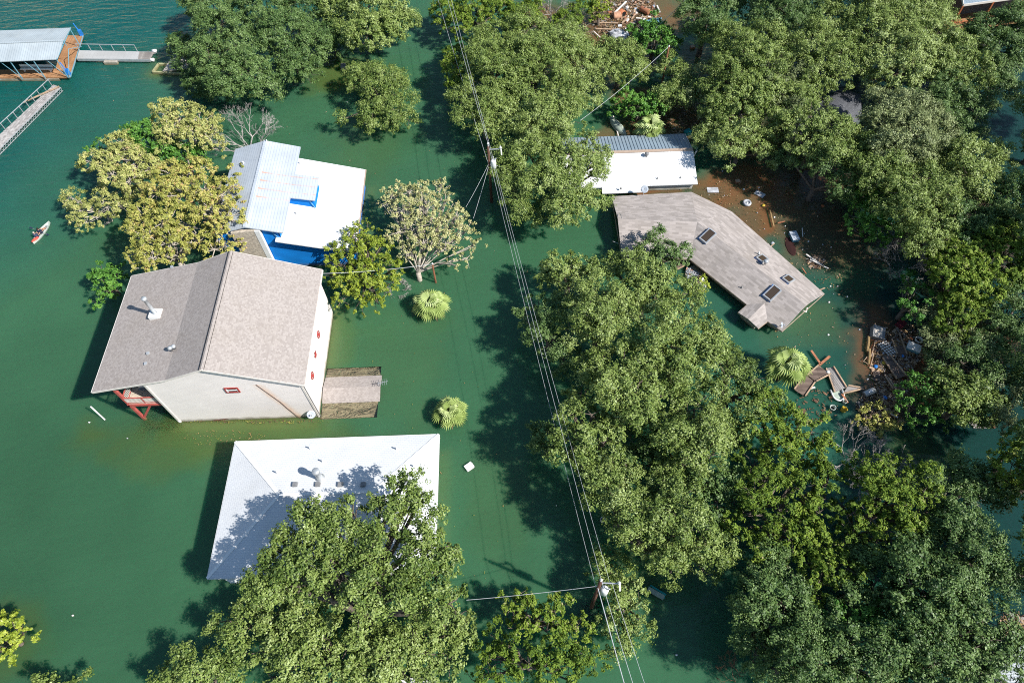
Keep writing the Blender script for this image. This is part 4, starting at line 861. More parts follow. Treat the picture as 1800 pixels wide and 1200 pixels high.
wire(B(7.9, .9), SS(7.9, 1.6), .5, 'side wire running out past the small round oak', 0.014)
wire(B(7.2), at(820, 1054, 5.0), .25, 'service wire from the insulator pole toward the oak over the white roof', 0.018)
wire(A(6.2), at(819, 364, 3.5), .15, 'white guy wire slanting down to the pale sparse sycamore', 0.018)
wire(A(6.0), at(832, 384, 2.0), .1, 'thin grey guy wire slanting down to the channel', .02)
wire(A(6.3), at(900, 300, 5.2), .1, 'short service wire into the oak beside the transformer pole', 0.018)
def short_pole(px, py, z, label):
    p = at(px, py, z); o = thing('service_pole', label, 'pole', (p.x, p.y, 0)); part(MB().tube([(p.x, p.y, -3), (p.x, p.y, z)], [.14, .1], 8), 'shaft', mat('rusty_brown_pole', (.20, .085, .045), .9, var=.3), o, True)
    part(MB().lathe((p.x, p.y, z-.05), [(.08, 0), (.12, .1), (.05, .22)], 8), 'insulator', 'white', o); return p
p1 = short_pole(1176, 82, 6.5, 'rusty brown service pole among the trees below the debris field')
p2 = short_pole(760, 464, 3.2, 'short rusty service pole between the sparse sycamore and the round palm')
wire(at(1148, 54, 4.8), at(1215, -10, 6.3), .1, 'service wire running over the debris field', 0.024); wire(p1, at(1020, 212, 5.0), .4, 'service wire running from the rusty pole over the little inlet', 0.021)
wire(p2, at(557, 481, 6.2), .3, 'service wire from the short rusty pole to the taupe roof', 0.021)

# ------------------------------------------------------------------ trees
def leaf_crown(name, billows, mt, root, size=.2, dens=110, elong=1.5, seed=0, sparse=1.0, tintshift=0.0):
    r = np.random.default_rng(seed); P = []; Nn = []; T = []; sq = np.array([1, 1, .8])
    for (c, rb, ax) in billows:
        n = max(8, int(dens*rb*rb*sparse)); m = max(3, int(n/34))
        sd = r.normal(size=(m, 3))+np.array(ax)*.8; sd[:, 2] += .4; sd /= np.linalg.norm(sd, axis=1)[:, None]   # leafy sprays pointing outwards
        ln = rb*(.75+.55*r.random(m)); tt = r.normal(.0, .13, m); k = r.integers(0, m, n); u = r.random(n)**.6
        d = sd[k]; lat = r.normal(size=(n, 3))*(rb*.17*(1.25-.6*u))[:, None]
        q = d*(ln[k]*(.25+.75*u))[:, None]+lat; q[:, 2] -= .12*rb*u*u
        P.append(np.array(c)+q*sq); nn = d*.8+lat/(rb*.17)*.35+r.normal(size=(n, 3))*.5+np.array([.3, -.14, .5])
        Nn.append(nn/np.linalg.norm(nn, axis=1)[:, None])
        T.append(np.clip(r.normal(.44, .17, n)+tt[k]+r.normal(0, .07)+tintshift, 0, 1))
    P = np.concatenate(P); Nn = np.concatenate(Nn); T = np.concatenate(T); n = len(P)
    a = np.cross(Nn, r.normal(size=(n, 3))); a /= np.linalg.norm(a, axis=1)[:, None]; b = np.cross(Nn, a)
    s = size*(.6+.8*r.random(n))[:, None]; l = s*elong/2; wv = s/2
    bend = Nn*s*.12
    Q = np.stack([P-a*l, P-b*wv+bend, P+a*l, P+b*wv+bend], 1).reshape(-1, 3)
    org = np.array(root.location); Q -= org
    me = bpy.data.meshes.new(name); me.vertices.add(4*n); me.vertices.foreach_set('co', Q.ravel())
    me.loops.add(4*n); me.loops.foreach_set('vertex_index', np.arange(4*n, dtype=np.int32)); me.polygons.add(n)
    me.polygons.foreach_set('loop_start', np.arange(0, 4*n, 4, dtype=np.int32)); me.update(calc_edges=True)
    at_ = me.attributes.new('tint', 'FLOAT', 'FACE'); at_.data.foreach_set('value', T.astype(np.float32))
    me.materials.append(mt); o = bpy.data.objects.new(name, me); COL.objects.link(o); o.parent = root
    return n
LEAVES = 0; TSEED = [100]
def tree(label, kind, h, lobes, group=None, name=None, sparse=1.0, base=None, low=.30, bark=None, bsc=1.0, crown=True, fall=.38):
    """lobes: (px, py, r px) of the masses of foliage as measured on the photo; h: height of the crown top above the water"""
    global LEAVES
    TSEED[0] += 1; sd_ = TSEED[0]; r = np.random.default_rng(sd_)
    cx = sum(l[0]*l[2]**2 for l in lobes)/sum(l[2]**2 for l in lobes); cy = sum(l[1]*l[2]**2 for l in lobes)/sum(l[2]**2 for l in lobes)
    D = max(math.hypot(l[0]-cx, l[1]-cy) for l in lobes)+1; Ls = []
    for px, py, rp in lobes:
        dd = math.hypot(px-cx, py-cy)/(D+20); zc = h*(.72-fall*dd*dd)
        p = at(px, py, zc); mpp = (Vector((0, 0, CAM_H))-p).length/FPX; R = rp*mpp*1.0
        zc = max(zc, .35*R if h < 5 else zc*.9); zc = min(zc, h-R*.4); p = at(px, py, max(zc, .4)); Ls.append((p, R))
    b0 = at(base[0], base[1], 0) if base else sum((l[0]*l[1]**2 for l in Ls), Vector())/sum(l[1]**2 for l in Ls)
    b0 = Vector((b0.x, b0.y, 0)); root = thing(name or {'cedar': 'juniper_tree'}.get(kind, 'tree'), label, 'tree', b0, group)
    bil = []
    bsc *= {'oak': 1.4, 'shade': 1.35, 'cedar': 1.15}.get(kind, 1.1) if h > 2.5 else 1
    rmin, rmax = {'cedar': (.36, .78), 'oak': (.38, 1.0), 'shade': (.38, 1.0), 'syc': (.42, .75), 'syc2': (.42, .75), 'pale': (.3, .6), 'lime': (.4, .7), 'green': (.45, .8)}[kind]
    for i, (p, R) in enumerate(Ls):
        K = int(max(5, 2.6*(R/(.5*(rmin+rmax)*bsc))**2*1.05)); g = np.arange(K)+.5
        ph = math.pi*(1+5**.5)*g+r.random()*6; zz = 1-(1+low)*g/K; rr = np.sqrt(np.clip(1-zz*zz, 0, 1)); off = r.random((K, 3))
        for k in range(K):
            d = np.array([rr[k]*math.cos(ph[k]), rr[k]*math.sin(ph[k]), zz[k]])
            q = np.array(p)+d*R*(.62+.34*off[k, 0])*np.array([1, 1, .72])+(off[k]-.5)*.7
            if any(j != i and np.linalg.norm((q-np.array(p2))/np.array([1, 1, .8])) < R2*.55 for j, (p2, R2) in enumerate(Ls)): continue
            if q[2] < .05: q[2] = .05+.3*off[k, 1]
            if r.random() > sparse*1.15: continue
            bil.append((q, (rmin+(rmax-rmin)*off[k, 2])*bsc*(1 if R > 1.2 else .8), d))
    dens, size, el = {'oak': (440, .105, 1.7), 'shade': (440, .105, 1.7), 'cedar': (420, .105, 2.0), 'syc': (340, .115, 1.4), 'syc2': (340, .115, 1.4), 'pale': (300, .11, 1.4), 'lime': (330, .115, 1.8), 'green': (320, .125, 1.4)}[kind]
    ts = r.normal(0, .07); size *= .9+.25*r.random()
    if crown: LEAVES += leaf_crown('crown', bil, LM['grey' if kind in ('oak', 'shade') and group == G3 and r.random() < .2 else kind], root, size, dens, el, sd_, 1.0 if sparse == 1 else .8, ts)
    bk = bark or ('pale_bark' if kind in ('syc', 'syc2', 'pale') else 'bark'); k_ = 1.15 if kind in ('syc', 'syc2', 'pale') else 1
    mb = MB(); fork = b0+Vector((0, 0, h*.22)); rt = .10+.028*h
    mb.tube([b0-Vector((0, 0, 3)), b0, fork], [rt*1.35, rt*1.1, rt], 8)
    for p, R in Ls:
        e = p+Vector((0, 0, R*.1)); md = fork.lerp(e, .5)+Vector((r.random()-.5, r.random()-.5, .3))
        kk = .55 if kind == 'pale' else 1; mb.tube([fork, md, e], [rt*.62*kk, rt*.4*kk, rt*.22*k_*kk], 6, cap=False)
        sel = [q for q in bil if (Vector(q[0])-p).length < R*1.15]; r.shuffle(sel)
        for q in sel[:int(8 if kind not in ('syc', 'syc2', 'pale') else (24 if kind != 'pale' else 34))]:
            q0 = Vector(q[0])+Vector(np.array(q[2]).tolist())*.25; m_ = e.lerp(q0, .5)+Vector(((r.random()-.5)*.5, (r.random()-.5)*.5, -.1)); st = e if r.random() < .6 else md
            mb.tube([st, m_, q0], [rt*.17*k_, rt*.11*k_, .02], 4, cap=False)
    part(mb, 'trunk', bk, root, True)
    return root
G1, G2, G3, G4, G5 = 'oaks on the drowned point', 'oaks along the channel', 'oaks over the right-hand shore', 'big oaks in the middle of the flood', 'junipers and oaks on the lower shore'
TREES = [
 # drowned point, top
 ('tall dark oak above the pale yellow boathouse, westernmost of the drowned point', 'shade', 7.5, [(375, 10, 40), (385, 50, 38), (420, 85, 42), (370, 105, 30), (440, 130, 38), (400, 140, 34), (470, 155, 18)], G1),
 ('low oak branch mass hanging over the pale yellow boathouse walls', 'shade', 3.2, [(325, 88, 20), (338, 118, 22), (352, 148, 26), (380, 160, 20), (318, 72, 10)], G1),
 ('broad dark oak in the middle of the drowned point with two low lobes', 'shade', 7, [(470, 20, 45), (500, 60, 42), (530, 95, 32), (540, 10, 40), (555, 75, 25), (515, 125, 27), (540, 130, 20)], G1),
 ('small round oak tucked under the eastern oak of the drowned point', 'shade', 4, [(592, 78, 22), (575, 60, 18)], G1),
 ('large paler oak at the east end of the drowned point', 'oak', 7, [(600, 15, 42), (650, 15, 45), (690, 40, 34), (650, 60, 40), (685, 62, 20), (620, 60, 24), (705, 35, 16)], G1),
 ('lone light green oak standing in open water beside the short stone pillar', 'oak', 4.5, [(650, 130, 24), (678, 140, 28), (640, 150, 22), (665, 170, 30), (700, 165, 22), (690, 195, 25), (655, 200, 20), (720, 215, 14), (606, 210, 14), (652, 225, 12), (690, 220, 12), (625, 125, 14)], None),
 # channel edge, top middle
 ('yellow-green juniper at the north bend of the channel under the wires', 'cedar', 6, [(785, 20, 25), (810, 40, 22), (835, 10, 35), (770, 35, 10), (870, 15, 34), (780, 52, 12), (900, 5, 28)], G2),
 ('narrow bright juniper on the channel edge crossed by the overhead wires', 'cedar', 5, [(805, 95, 18), (800, 120, 20), (805, 150, 18), (812, 80, 12)], G2),
 ('pale oak crown behind the narrow bright juniper', 'oak', 8.5, [(860, 75, 32), (850, 110, 34), (880, 130, 36), (845, 150, 28), (895, 95, 30)], G2),
 ('oak leaning over the channel just above the transformer pole', 'oak', 7, [(820, 185, 26), (850, 195, 30), (830, 205, 20), (880, 180, 34), (800, 165, 14), (860, 225, 20)], G2),
 ('wide oak in the middle of the wood between the channel and the debris field', 'oak', 9, [(925, 60, 38), (950, 90, 38), (920, 110, 36), (965, 130, 36), (935, 160, 34), (910, 150, 30), (985, 95, 30)], G2),
 ('oak whose crown ends at the edge of the debris field', 'oak', 7.5, [(1000, 75, 28), (1010, 110, 30), (1035, 95, 22), (1000, 150, 30), (1030, 150, 22), (985, 60, 22)], G2),
 ('oak overhanging the little inlet behind the bungalow', 'oak', 8, [(960, 200, 34), (985, 185, 32), (1005, 205, 24), (940, 230, 30), (975, 240, 26), (1022, 180, 18), (905, 215, 30)], G2),
 ('big oak reaching over the west end of the white metal roof', 'oak', 8.5, [(930, 275, 40), (970, 280, 36), (1000, 290, 30), (1035, 290, 24), (1055, 300, 14), (960, 325, 36), (1000, 340, 32), (1020, 365, 26), (1042, 350, 18), (985, 375, 26), (1055, 275, 10), (1030, 250, 14)], G2),
 ('oak at the lower tip of the wood beside the transformer pole', 'oak', 6.5, [(895, 300, 28), (905, 335, 28), (920, 365, 24), (880, 275, 22), (950, 380, 18)], G2),
 ('scrubby juniper among bare shrubs behind the wide oak', 'cedar', 5, [(930, 20, 22), (905, 45, 22), (1000, 35, 20), (1025, 20, 20), (975, 45, 18)], G2),
 ('golden-leaved shrub on the west rim of the debris field', 'lime', 4, [(1052, 15, 15), (1060, 30, 12), (1045, 5, 12), (1062, 5, 10)], None),
 ('oak between the debris field and the rusty service pole', 'oak', 5.5, [(1080, 95, 26), (1100, 110, 26), (1075, 125, 26), (1110, 130, 20), (1055, 110, 16), (1125, 125, 14)], G2),
 ('bright round juniper at the south-east edge of the debris field', 'green', 5.5, [(1130, 60, 24), (1150, 75, 26), (1165, 60, 20), (1120, 80, 16), (1180, 85, 16), (1150, 45, 14), (1170, 100, 14)], None),
 ('leafy bush beside the fan palm behind the bungalow', 'green', 3.5, [(1100, 175, 22), (1120, 190, 22), (1145, 180, 22), (1085, 195, 14), (1155, 195, 16)], None),
 ('small oak east of the rusty service pole', 'oak', 5, [(1180, 125, 22), (1195, 140, 20), (1175, 160, 18), (1190, 170, 20), (1165, 175, 14)], G2),
 # right-hand wood
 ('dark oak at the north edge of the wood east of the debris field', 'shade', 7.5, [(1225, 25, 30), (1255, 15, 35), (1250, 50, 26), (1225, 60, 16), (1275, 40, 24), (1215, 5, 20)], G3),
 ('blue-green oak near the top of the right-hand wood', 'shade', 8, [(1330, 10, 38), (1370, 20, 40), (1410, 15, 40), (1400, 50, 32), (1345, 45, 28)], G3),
 ('pale spreading oak over the dark inlet east of the debris field', 'oak', 8.5, [(1290, 75, 32), (1320, 95, 36), (1280, 115, 30), (1350, 75, 30), (1305, 130, 32), (1255, 75, 20), (1345, 120, 32)], G3),
 ('oak with silvery twigs just west of the dark-roofed house', 'oak', 7, [(1280, 165, 32), (1310, 175, 34), (1340, 165, 28), (1260, 190, 26), (1300, 205, 26), (1360, 200, 26), (1240, 165, 18)], G3),
 ('loose oak hanging over the brown shallows beside the white metal roof', 'oak', 5, [(1255, 235, 22), (1280, 250, 26), (1310, 235, 28), (1330, 255, 24), (1285, 275, 20), (1360, 240, 24), (1240, 250, 14), (1345, 275, 14)], G3),
 ('oak crown covering the south half of the dark-roofed house', 'oak', 8, [(1400, 175, 24), (1420, 160, 24), (1430, 215, 26), (1460, 225, 28), (1400, 225, 22), (1480, 250, 28), (1450, 260, 26), (1500, 275, 24), (1410, 260, 20)], G3),
 ('oak in the upper wood north of the dark-roofed house', 'oak', 8, [(1430, 80, 36), (1460, 50, 34), (1470, 105, 34), (1435, 120, 28), (1400, 110, 30), (1485, 85, 26), (1470, 140, 18)], G3),
 ('tall oak at the top of the wood north-east of the dark-roofed house', 'oak', 8.5, [(1500, 15, 36), (1540, 20, 38), (1530, 55, 36), (1570, 50, 34), (1600, 15, 36), (1500, 55, 28), (1635, 20, 28)], G3),
 ('broad oak filling the wood below the orange-framed house', 'oak', 8, [(1560, 95, 36), (1600, 85, 36), (1630, 70, 34), (1600, 120, 30), (1575, 130, 26), (1540, 110, 28), (1630, 110, 24), (1655, 45, 20), (1525, 140, 16)], G3),
 ('oak touching the orange steel balcony frame', 'oak', 7, [(1680, 100, 30), (1700, 125, 30), (1670, 130, 26), (1715, 90, 26), (1690, 155, 20), (1650, 100, 22)], G3),
 ('shaded oak at the frame edge in front of the orange-framed house', 'shade', 7, [(1740, 55, 26), (1770, 50, 28), (1795, 40, 30), (1750, 90, 26), (1785, 85, 26), (1760, 120, 18), (1725, 60, 20)], G3),
 ('dark half-shaded tree south of the slab below the orange-framed house', 'shade', 5, [(1740, 160, 24), (1725, 185, 20), (1765, 150, 20), (1745, 140, 16)], G3),
 ('wide oak in the shore wood just east of the dark-roofed house', 'oak', 9, [(1550, 190, 26), (1585, 190, 30), (1610, 205, 30), (1560, 220, 34), (1600, 240, 34), (1640, 225, 26), (1575, 260, 34), (1535, 225, 24), (1620, 260, 26), (1650, 250, 20)], G3),
 ('oak hanging over the dark shallows south of the dark-roofed house', 'oak', 7.5, [(1530, 270, 28), (1550, 300, 28), (1520, 300, 24), (1500, 310, 20), (1575, 310, 26), (1540, 325, 20)], G3),
 ('long oak limb crown pointing to the sunlit gap at the far right', 'oak', 6.5, [(1690, 275, 26), (1715, 280, 26), (1740, 270, 24), (1700, 310, 26), (1735, 300, 20), (1680, 330, 24), (1750, 290, 14), (1665, 300, 24)], G3),
 ('oak above the pale dead shrub on the right', 'oak', 8, [(1590, 340, 32), (1620, 320, 32), (1640, 355, 32), (1600, 380, 30), (1640, 395, 28), (1575, 370, 24), (1660, 340, 22), (1620, 420, 24), (1650, 425, 18)], G3),
 ('vivid green juniper leaning over the dark shallows', 'green', 5, [(1505, 355, 18), (1530, 345, 22), (1555, 340, 18), (1510, 385, 20), (1535, 375, 24), (1545, 400, 24), (1570, 400, 16), (1500, 405, 14), (1540, 425, 14)], None),
 ('slim bright juniper standing north of the debris mat', 'green', 5, [(1603, 500, 13), (1605, 520, 17), (1600, 545, 17), (1610, 560, 12), (1598, 490, 8)], None),
 ('dark green juniper east of the pale dead shrub', 'cedar', 6.5, [(1655, 460, 22), (1680, 450, 24), (1700, 475, 26), (1670, 490, 24), (1720, 500, 26), (1740, 520, 20), (1695, 510, 22), (1645, 475, 14)], G3),
 ('yellow-green juniper close above the shaded bank', 'cedar', 6, [(1675, 530, 22), (1690, 550, 24), (1715, 545, 22), (1670, 565, 20), (1665, 590, 16), (1735, 540, 16)], G3),
 ('juniper below the grey-green oak at the right frame edge', 'cedar', 6, [(1710, 415, 24), (1735, 430, 22), (1760, 420, 26), (1775, 445, 24), (1765, 470, 24), (1785, 490, 24)], G3),
 ('grey-green oak at the right frame edge beside the sunlit gap', 'shade', 6, [(1760, 360, 26), (1790, 350, 30), (1790, 390, 28), (1750, 395, 20), (1775, 330, 20)], G3),
 ('grey-green oak half in shade on the right frame edge', 'shade', 6, [(1770, 540, 26), (1795, 560, 28), (1760, 580, 24), (1790, 600, 26), (1740, 590, 20), (1795, 520, 20)], G3),
 ('sprawling grey-green tree behind the shaded leafy tree', 'shade', 5, [(1650, 630, 18), (1690, 640, 22), (1730, 620, 26), (1760, 640, 26), (1720, 655, 24), (1785, 650, 22), (1755, 670, 22)], G3),
 ('deep green leafy tree leaning over the water beside the debris mat', 'green', 4, [(1590, 690, 18), (1600, 715, 18), (1620, 680, 24), (1640, 700, 24), (1625, 725, 14), (1605, 745, 8), (1583, 712, 10), (1645, 735, 10)], None),
 ('pale oak growing beside the deep green leafy tree', 'oak', 5.5, [(1670, 680, 24), (1695, 695, 26), (1720, 705, 24), (1690, 720, 22), (1735, 715, 16), (1665, 705, 20), (1710, 735, 14)], G3),
 ('thin grey oak with bare twigs east of the pale oak', 'shade', 5, [(1765, 700, 20), (1780, 715, 22), (1765, 730, 16), (1790, 690, 20), (1775, 745, 12)], G3, .6),
 ('orange-brown juniper on the right frame edge lit by low sun', 'cedar', 6, [(1770, 800, 22), (1790, 780, 24), (1755, 825, 18), (1785, 825, 24), (1765, 855, 18), (1795, 860, 22)], G5),
 ('black shaded juniper on the frame edge below the orange-brown one', 'shade', 4.5, [(1700, 830, 22), (1720, 850, 24), (1690, 855, 16), (1740, 870, 20)], G5),
 # middle
 ('small round oak growing up against the long shingle roof', 'shade', 4.2, [(1160, 420, 15), (1150, 440, 20), (1175, 440, 20), (1165, 458, 20), (1195, 448, 12), (1135, 455, 14)], G4),
 ('yellowish oak at the north-west tip of the big grove in the flood', 'oak', 5.5, [(975, 465, 20), (1000, 475, 24), (965, 485, 14), (1020, 465, 20), (1035, 480, 20), (985, 500, 20)], G4),
 ('oak just south of the shingle house beside the stone heap', 'oak', 7, [(1110, 470, 26), (1140, 485, 28), (1170, 500, 26), (1120, 510, 30), (1200, 520, 24), (1080, 470, 22), (1150, 525, 28)], G4),
 ('pale billowing oak in the north of the big grove', 'oak', 8.5, [(1050, 520, 34), (1080, 550, 36), (1040, 560, 32), (1100, 540, 30), (1070, 590, 32), (1020, 540, 26), (1010, 580, 28)], G4),
 ('shaded oak on the west edge of the big grove under the wires', 'shade', 5, [(940, 535, 20), (960, 560, 26), (920, 560, 14), (975, 600, 26), (985, 540, 22), (950, 590, 18), (990, 635, 24)], G4),
 ('widest oak of the big grove facing the long shingle house', 'oak', 9, [(1190, 570, 34), (1220, 590, 34), (1180, 610, 36), (1230, 630, 34), (1150, 590, 32), (1200, 650, 36), (1160, 640, 32), (1245, 585, 20), (1210, 550, 24)], G4),
 ('oak on the east side of the big grove reaching toward the bushy palm', 'oak', 7.5, [(1270, 620, 26), (1290, 650, 30), (1320, 670, 26), (1340, 690, 20), (1270, 680, 32), (1310, 710, 26), (1280, 725, 26), (1250, 600, 18)], G4),
 ('deep green oak in the heart of the big grove', 'oak', 9.5, [(1100, 640, 34), (1120, 680, 34), (1080, 690, 34), (1130, 720, 34), (1050, 650, 32), (1090, 740, 32), (1150, 700, 28)], G4),
 ('oak along the west edge of the big grove below the dark gap', 'oak', 8, [(1020, 690, 28), (1040, 730, 32), (1010, 770, 28), (1060, 780, 30), (1030, 820, 28), (1005, 730, 20), (1075, 760, 24), (1000, 800, 20)], G4),
 ('low dark oak lobe alone at the west edge of the grove beside the wires', 'shade', 3.5, [(965, 765, 20), (955, 785, 16), (975, 790, 16), (950, 760, 12)], G4),
 ('oak in the south-east of the big grove next to the junipers', 'oak', 8.5, [(1220, 720, 34), (1240, 760, 36), (1200, 770, 34), (1250, 800, 30), (1180, 740, 28), (1215, 810, 32), (1275, 765, 22)], G4),
 ('southernmost pale oak of the big grove with a drooping tip', 'oak', 7.5, [(1170, 850, 34), (1200, 880, 34), (1160, 900, 34), (1210, 930, 32), (1175, 945, 32), (1240, 950, 26), (1265, 975, 24), (1180, 980, 22), (1240, 995, 18), (1130, 880, 24)], G4),
 ('oak over the shaded channel near the south tip of the big grove', 'oak', 7, [(1060, 850, 30), (1090, 870, 32), (1110, 910, 30), (1125, 950, 30), (1050, 880, 22), (1085, 910, 24), (1100, 820, 28), (1140, 970, 20), (1180, 1005, 12)], G4),
 ('lone round oak beside the lower utility pole', 'oak', 4.5, [(1065, 990, 18), (1085, 1005, 22), (1055, 1010, 16), (1105, 1030, 22), (1085, 1040, 20), (1120, 1060, 24), (1095, 1075, 26), (1125, 1090, 20), (1070, 1090, 16), (1095, 1110, 20), (1085, 1128, 14)], None),
 # lower right
 ('yellow-green juniper at the north tip of the lower grove', 'cedar', 7, [(1350, 715, 26), (1375, 740, 26), (1340, 750, 26), (1400, 755, 24), (1370, 775, 26), (1425, 760, 24), (1440, 785, 18), (1330, 770, 22)], G5),
 ('bright juniper in the gap between the big grove and the lower grove', 'cedar', 7, [(1320, 820, 26), (1345, 840, 26), (1330, 870, 26), (1380, 830, 26), (1400, 860, 28), (1370, 900, 28), (1345, 910, 22), (1320, 900, 18), (1300, 850, 18), (1410, 900, 20)], G5),
 ('brilliant green juniper at the top of the lower grove by the grey dead tree', 'cedar', 7.5, [(1515, 830, 24), (1545, 840, 26), (1575, 830, 26), (1600, 850, 28), (1560, 870, 28), (1590, 890, 28), (1530, 870, 22), (1620, 870, 20), (1610, 915, 24), (1640, 930, 20), (1625, 955, 16)], G5),
 ('small juniper between the grey dead tree and the lower juniper gap', 'cedar', 6, [(1440, 820, 18), (1455, 850, 20), (1450, 875, 18), (1430, 845, 16), (1460, 830, 14)], G5),
 ('juniper in the centre of the lower grove above a dark hollow', 'cedar', 6.5, [(1500, 900, 20), (1530, 910, 22), (1555, 930, 22), (1500, 930, 22), (1540, 955, 20), (1580, 950, 18), (1480, 890, 14)], G5),
 ('oak with dark hollows in the west of the lower grove', 'shade', 7, [(1340, 1040, 26), (1365, 1055, 26), (1330, 1065, 24), (1375, 1080, 26), (1350, 1100, 22), (1310, 1050, 16), (1380, 1040, 20)], G5),
 ('green juniper in the middle of the lower grove', 'cedar', 6, [(1440, 970, 22), (1460, 1000, 24), (1490, 1000, 22), (1440, 1020, 22), (1420, 990, 20), (1510, 1020, 18), (1435, 1050, 18)], G5),
 ('deep green juniper just under the middle of the lower grove', 'green', 6, [(1460, 1075, 22), (1475, 1100, 20), (1530, 1060, 22), (1545, 1085, 20), (1450, 1095, 16), (1520, 1085, 16)], G5),
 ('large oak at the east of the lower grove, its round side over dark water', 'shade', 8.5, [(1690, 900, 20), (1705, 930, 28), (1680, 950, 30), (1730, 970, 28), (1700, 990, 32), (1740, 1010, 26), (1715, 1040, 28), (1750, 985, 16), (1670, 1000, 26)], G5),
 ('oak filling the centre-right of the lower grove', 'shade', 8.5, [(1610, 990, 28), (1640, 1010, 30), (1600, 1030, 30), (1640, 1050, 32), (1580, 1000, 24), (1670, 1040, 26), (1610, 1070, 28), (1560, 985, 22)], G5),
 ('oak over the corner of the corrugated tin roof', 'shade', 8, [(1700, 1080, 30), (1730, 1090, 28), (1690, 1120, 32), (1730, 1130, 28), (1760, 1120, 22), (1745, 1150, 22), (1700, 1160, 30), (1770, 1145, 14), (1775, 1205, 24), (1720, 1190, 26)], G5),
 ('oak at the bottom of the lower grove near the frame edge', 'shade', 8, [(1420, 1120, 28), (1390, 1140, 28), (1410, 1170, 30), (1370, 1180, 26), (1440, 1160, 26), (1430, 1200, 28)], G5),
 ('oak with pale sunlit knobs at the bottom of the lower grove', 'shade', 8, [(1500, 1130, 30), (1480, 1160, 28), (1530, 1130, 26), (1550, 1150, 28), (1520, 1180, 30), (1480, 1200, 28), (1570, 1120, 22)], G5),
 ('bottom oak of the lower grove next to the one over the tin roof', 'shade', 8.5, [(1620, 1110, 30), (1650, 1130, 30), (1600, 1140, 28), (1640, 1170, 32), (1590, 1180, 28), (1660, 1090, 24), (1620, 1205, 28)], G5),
 # over the white roof, bottom
 ('huge oak with visible limbs spreading over the white hip roof', 'oak', 13, [(690, 870, 28), (720, 860, 24), (740, 880, 22), (670, 895, 24), (620, 900, 22), (550, 905, 22), (570, 925, 26), (600, 945, 28), (530, 940, 28), (500, 965, 26), (560, 970, 32), (640, 970, 30), (700, 925, 26), (740, 950, 24), (770, 965, 26), (790, 980, 18), (480, 985, 20), (600, 1000, 34), (660, 1020, 34), (540, 1010, 32), (720, 990, 30), (765, 1010, 26), (455, 1015, 18), (490, 1030, 26), (640, 1060, 34), (700, 1050, 32), (760, 1050, 28), (790, 1060, 22)], None, 1, (650, 1090), .12),
 ('sprawling oak beneath the huge oak, spreading along the bottom of the photo', 'oak', 6.5, [(440, 1060, 24), (400, 1090, 18), (440, 1100, 28), (490, 1080, 30), (540, 1070, 30), (500, 1120, 32), (570, 1120, 34), (460, 1145, 26), (530, 1160, 32), (600, 1160, 32), (650, 1120, 34), (680, 1160, 32), (730, 1110, 32), (780, 1100, 28), (760, 1150, 30), (810, 1080, 18), (820, 1110, 14), (720, 1190, 26), (480, 1190, 24), (580, 1205, 26), (640, 1205, 26), (790, 1170, 22)], None, 1, (600, 1180)),
 ('yellow-green juniper below the service wire with a dead tip', 'cedar', 5, [(900, 1065, 20), (915, 1050, 12), (925, 1080, 22), (900, 1095, 20), (950, 1085, 22), (975, 1075, 22), (960, 1110, 24), (1000, 1110, 22), (985, 1060, 12), (1020, 1095, 14)], None),
 ('lower juniper at the bottom of the photo beside the huge oak', 'cedar', 5, [(870, 1125, 18), (850, 1150, 20), (880, 1160, 24), (910, 1140, 24), (930, 1170, 28), (860, 1185, 22), (970, 1150, 26), (1000, 1170, 26), (1025, 1150, 18), (1045, 1165, 12), (1010, 1200, 22), (840, 1200, 18)], None),
 ('round oak crown cut by the bottom edge left of the sprawling oak', 'oak', 4.5, [(330, 1175, 22), (355, 1180, 24), (385, 1185, 22), (310, 1190, 20), (340, 1205, 24), (400, 1205, 16)], None),
 ('small oak tips just entering at the bottom-left water', 'oak', 3, [(100, 1215, 18), (130, 1210, 14), (75, 1225, 14)], None),
 ('half-drowned bright tree at the left frame edge', 'lime', 3.5, [(5, 1115, 22), (25, 1110, 18), (20, 1135, 18), (42, 1115, 12), (5, 1145, 16), (-20, 1120, 24)], None),
 # left shore
 ('pale yellow sycamore beside the bare tree', 'syc', 7.5, [(290, 200, 22), (320, 210, 26), (350, 215, 24), (375, 220, 16), (340, 240, 26), (300, 235, 24), (370, 245, 18), (385, 265, 10)], 'yellowing trees on the west shore'),
 ('bright green tree between the pale sycamores', 'green', 5.5, [(255, 225, 18), (240, 240, 20), (270, 245, 22), (290, 265, 22), (320, 275, 22), (175, 262, 14), (185, 275, 14), (350, 275, 16)], 'yellowing trees on the west shore'),
 ('olive sycamore on the west shore facing the open lake', 'syc', 6.5, [(215, 255, 22), (190, 285, 20), (220, 280, 24), (160, 285, 16), (245, 285, 24), (200, 310, 22), (230, 320, 22), (265, 300, 22)], 'yellowing trees on the west shore'),
 ('low sycamore limb stretching west over the lake toward the kayak', 'syc', 4, [(130, 355, 16), (145, 370, 16), (135, 385, 12), (180, 345, 16), (190, 365, 18), (170, 385, 12), (215, 365, 18), (122, 348, 10), (230, 350, 18), (145, 395, 8)], 'yellowing trees on the west shore'),
 ('rusty-tinged sycamore beside the rust-streaked metal roof', 'syc2', 10.5, [(300, 310, 22), (330, 300, 22), (355, 300, 20), (280, 340, 26), (320, 345, 28), (360, 335, 24), (390, 345, 20), (370, 370, 26), (400, 385, 22), (430, 365, 16), (410, 330, 16), (420, 305, 12), (440, 385, 14), (395, 410, 16), (420, 400, 14), (445, 368, 13), (450, 402, 12), (400, 438, 16), (378, 440, 18), (425, 428, 11)], 'yellowing trees on the west shore'),
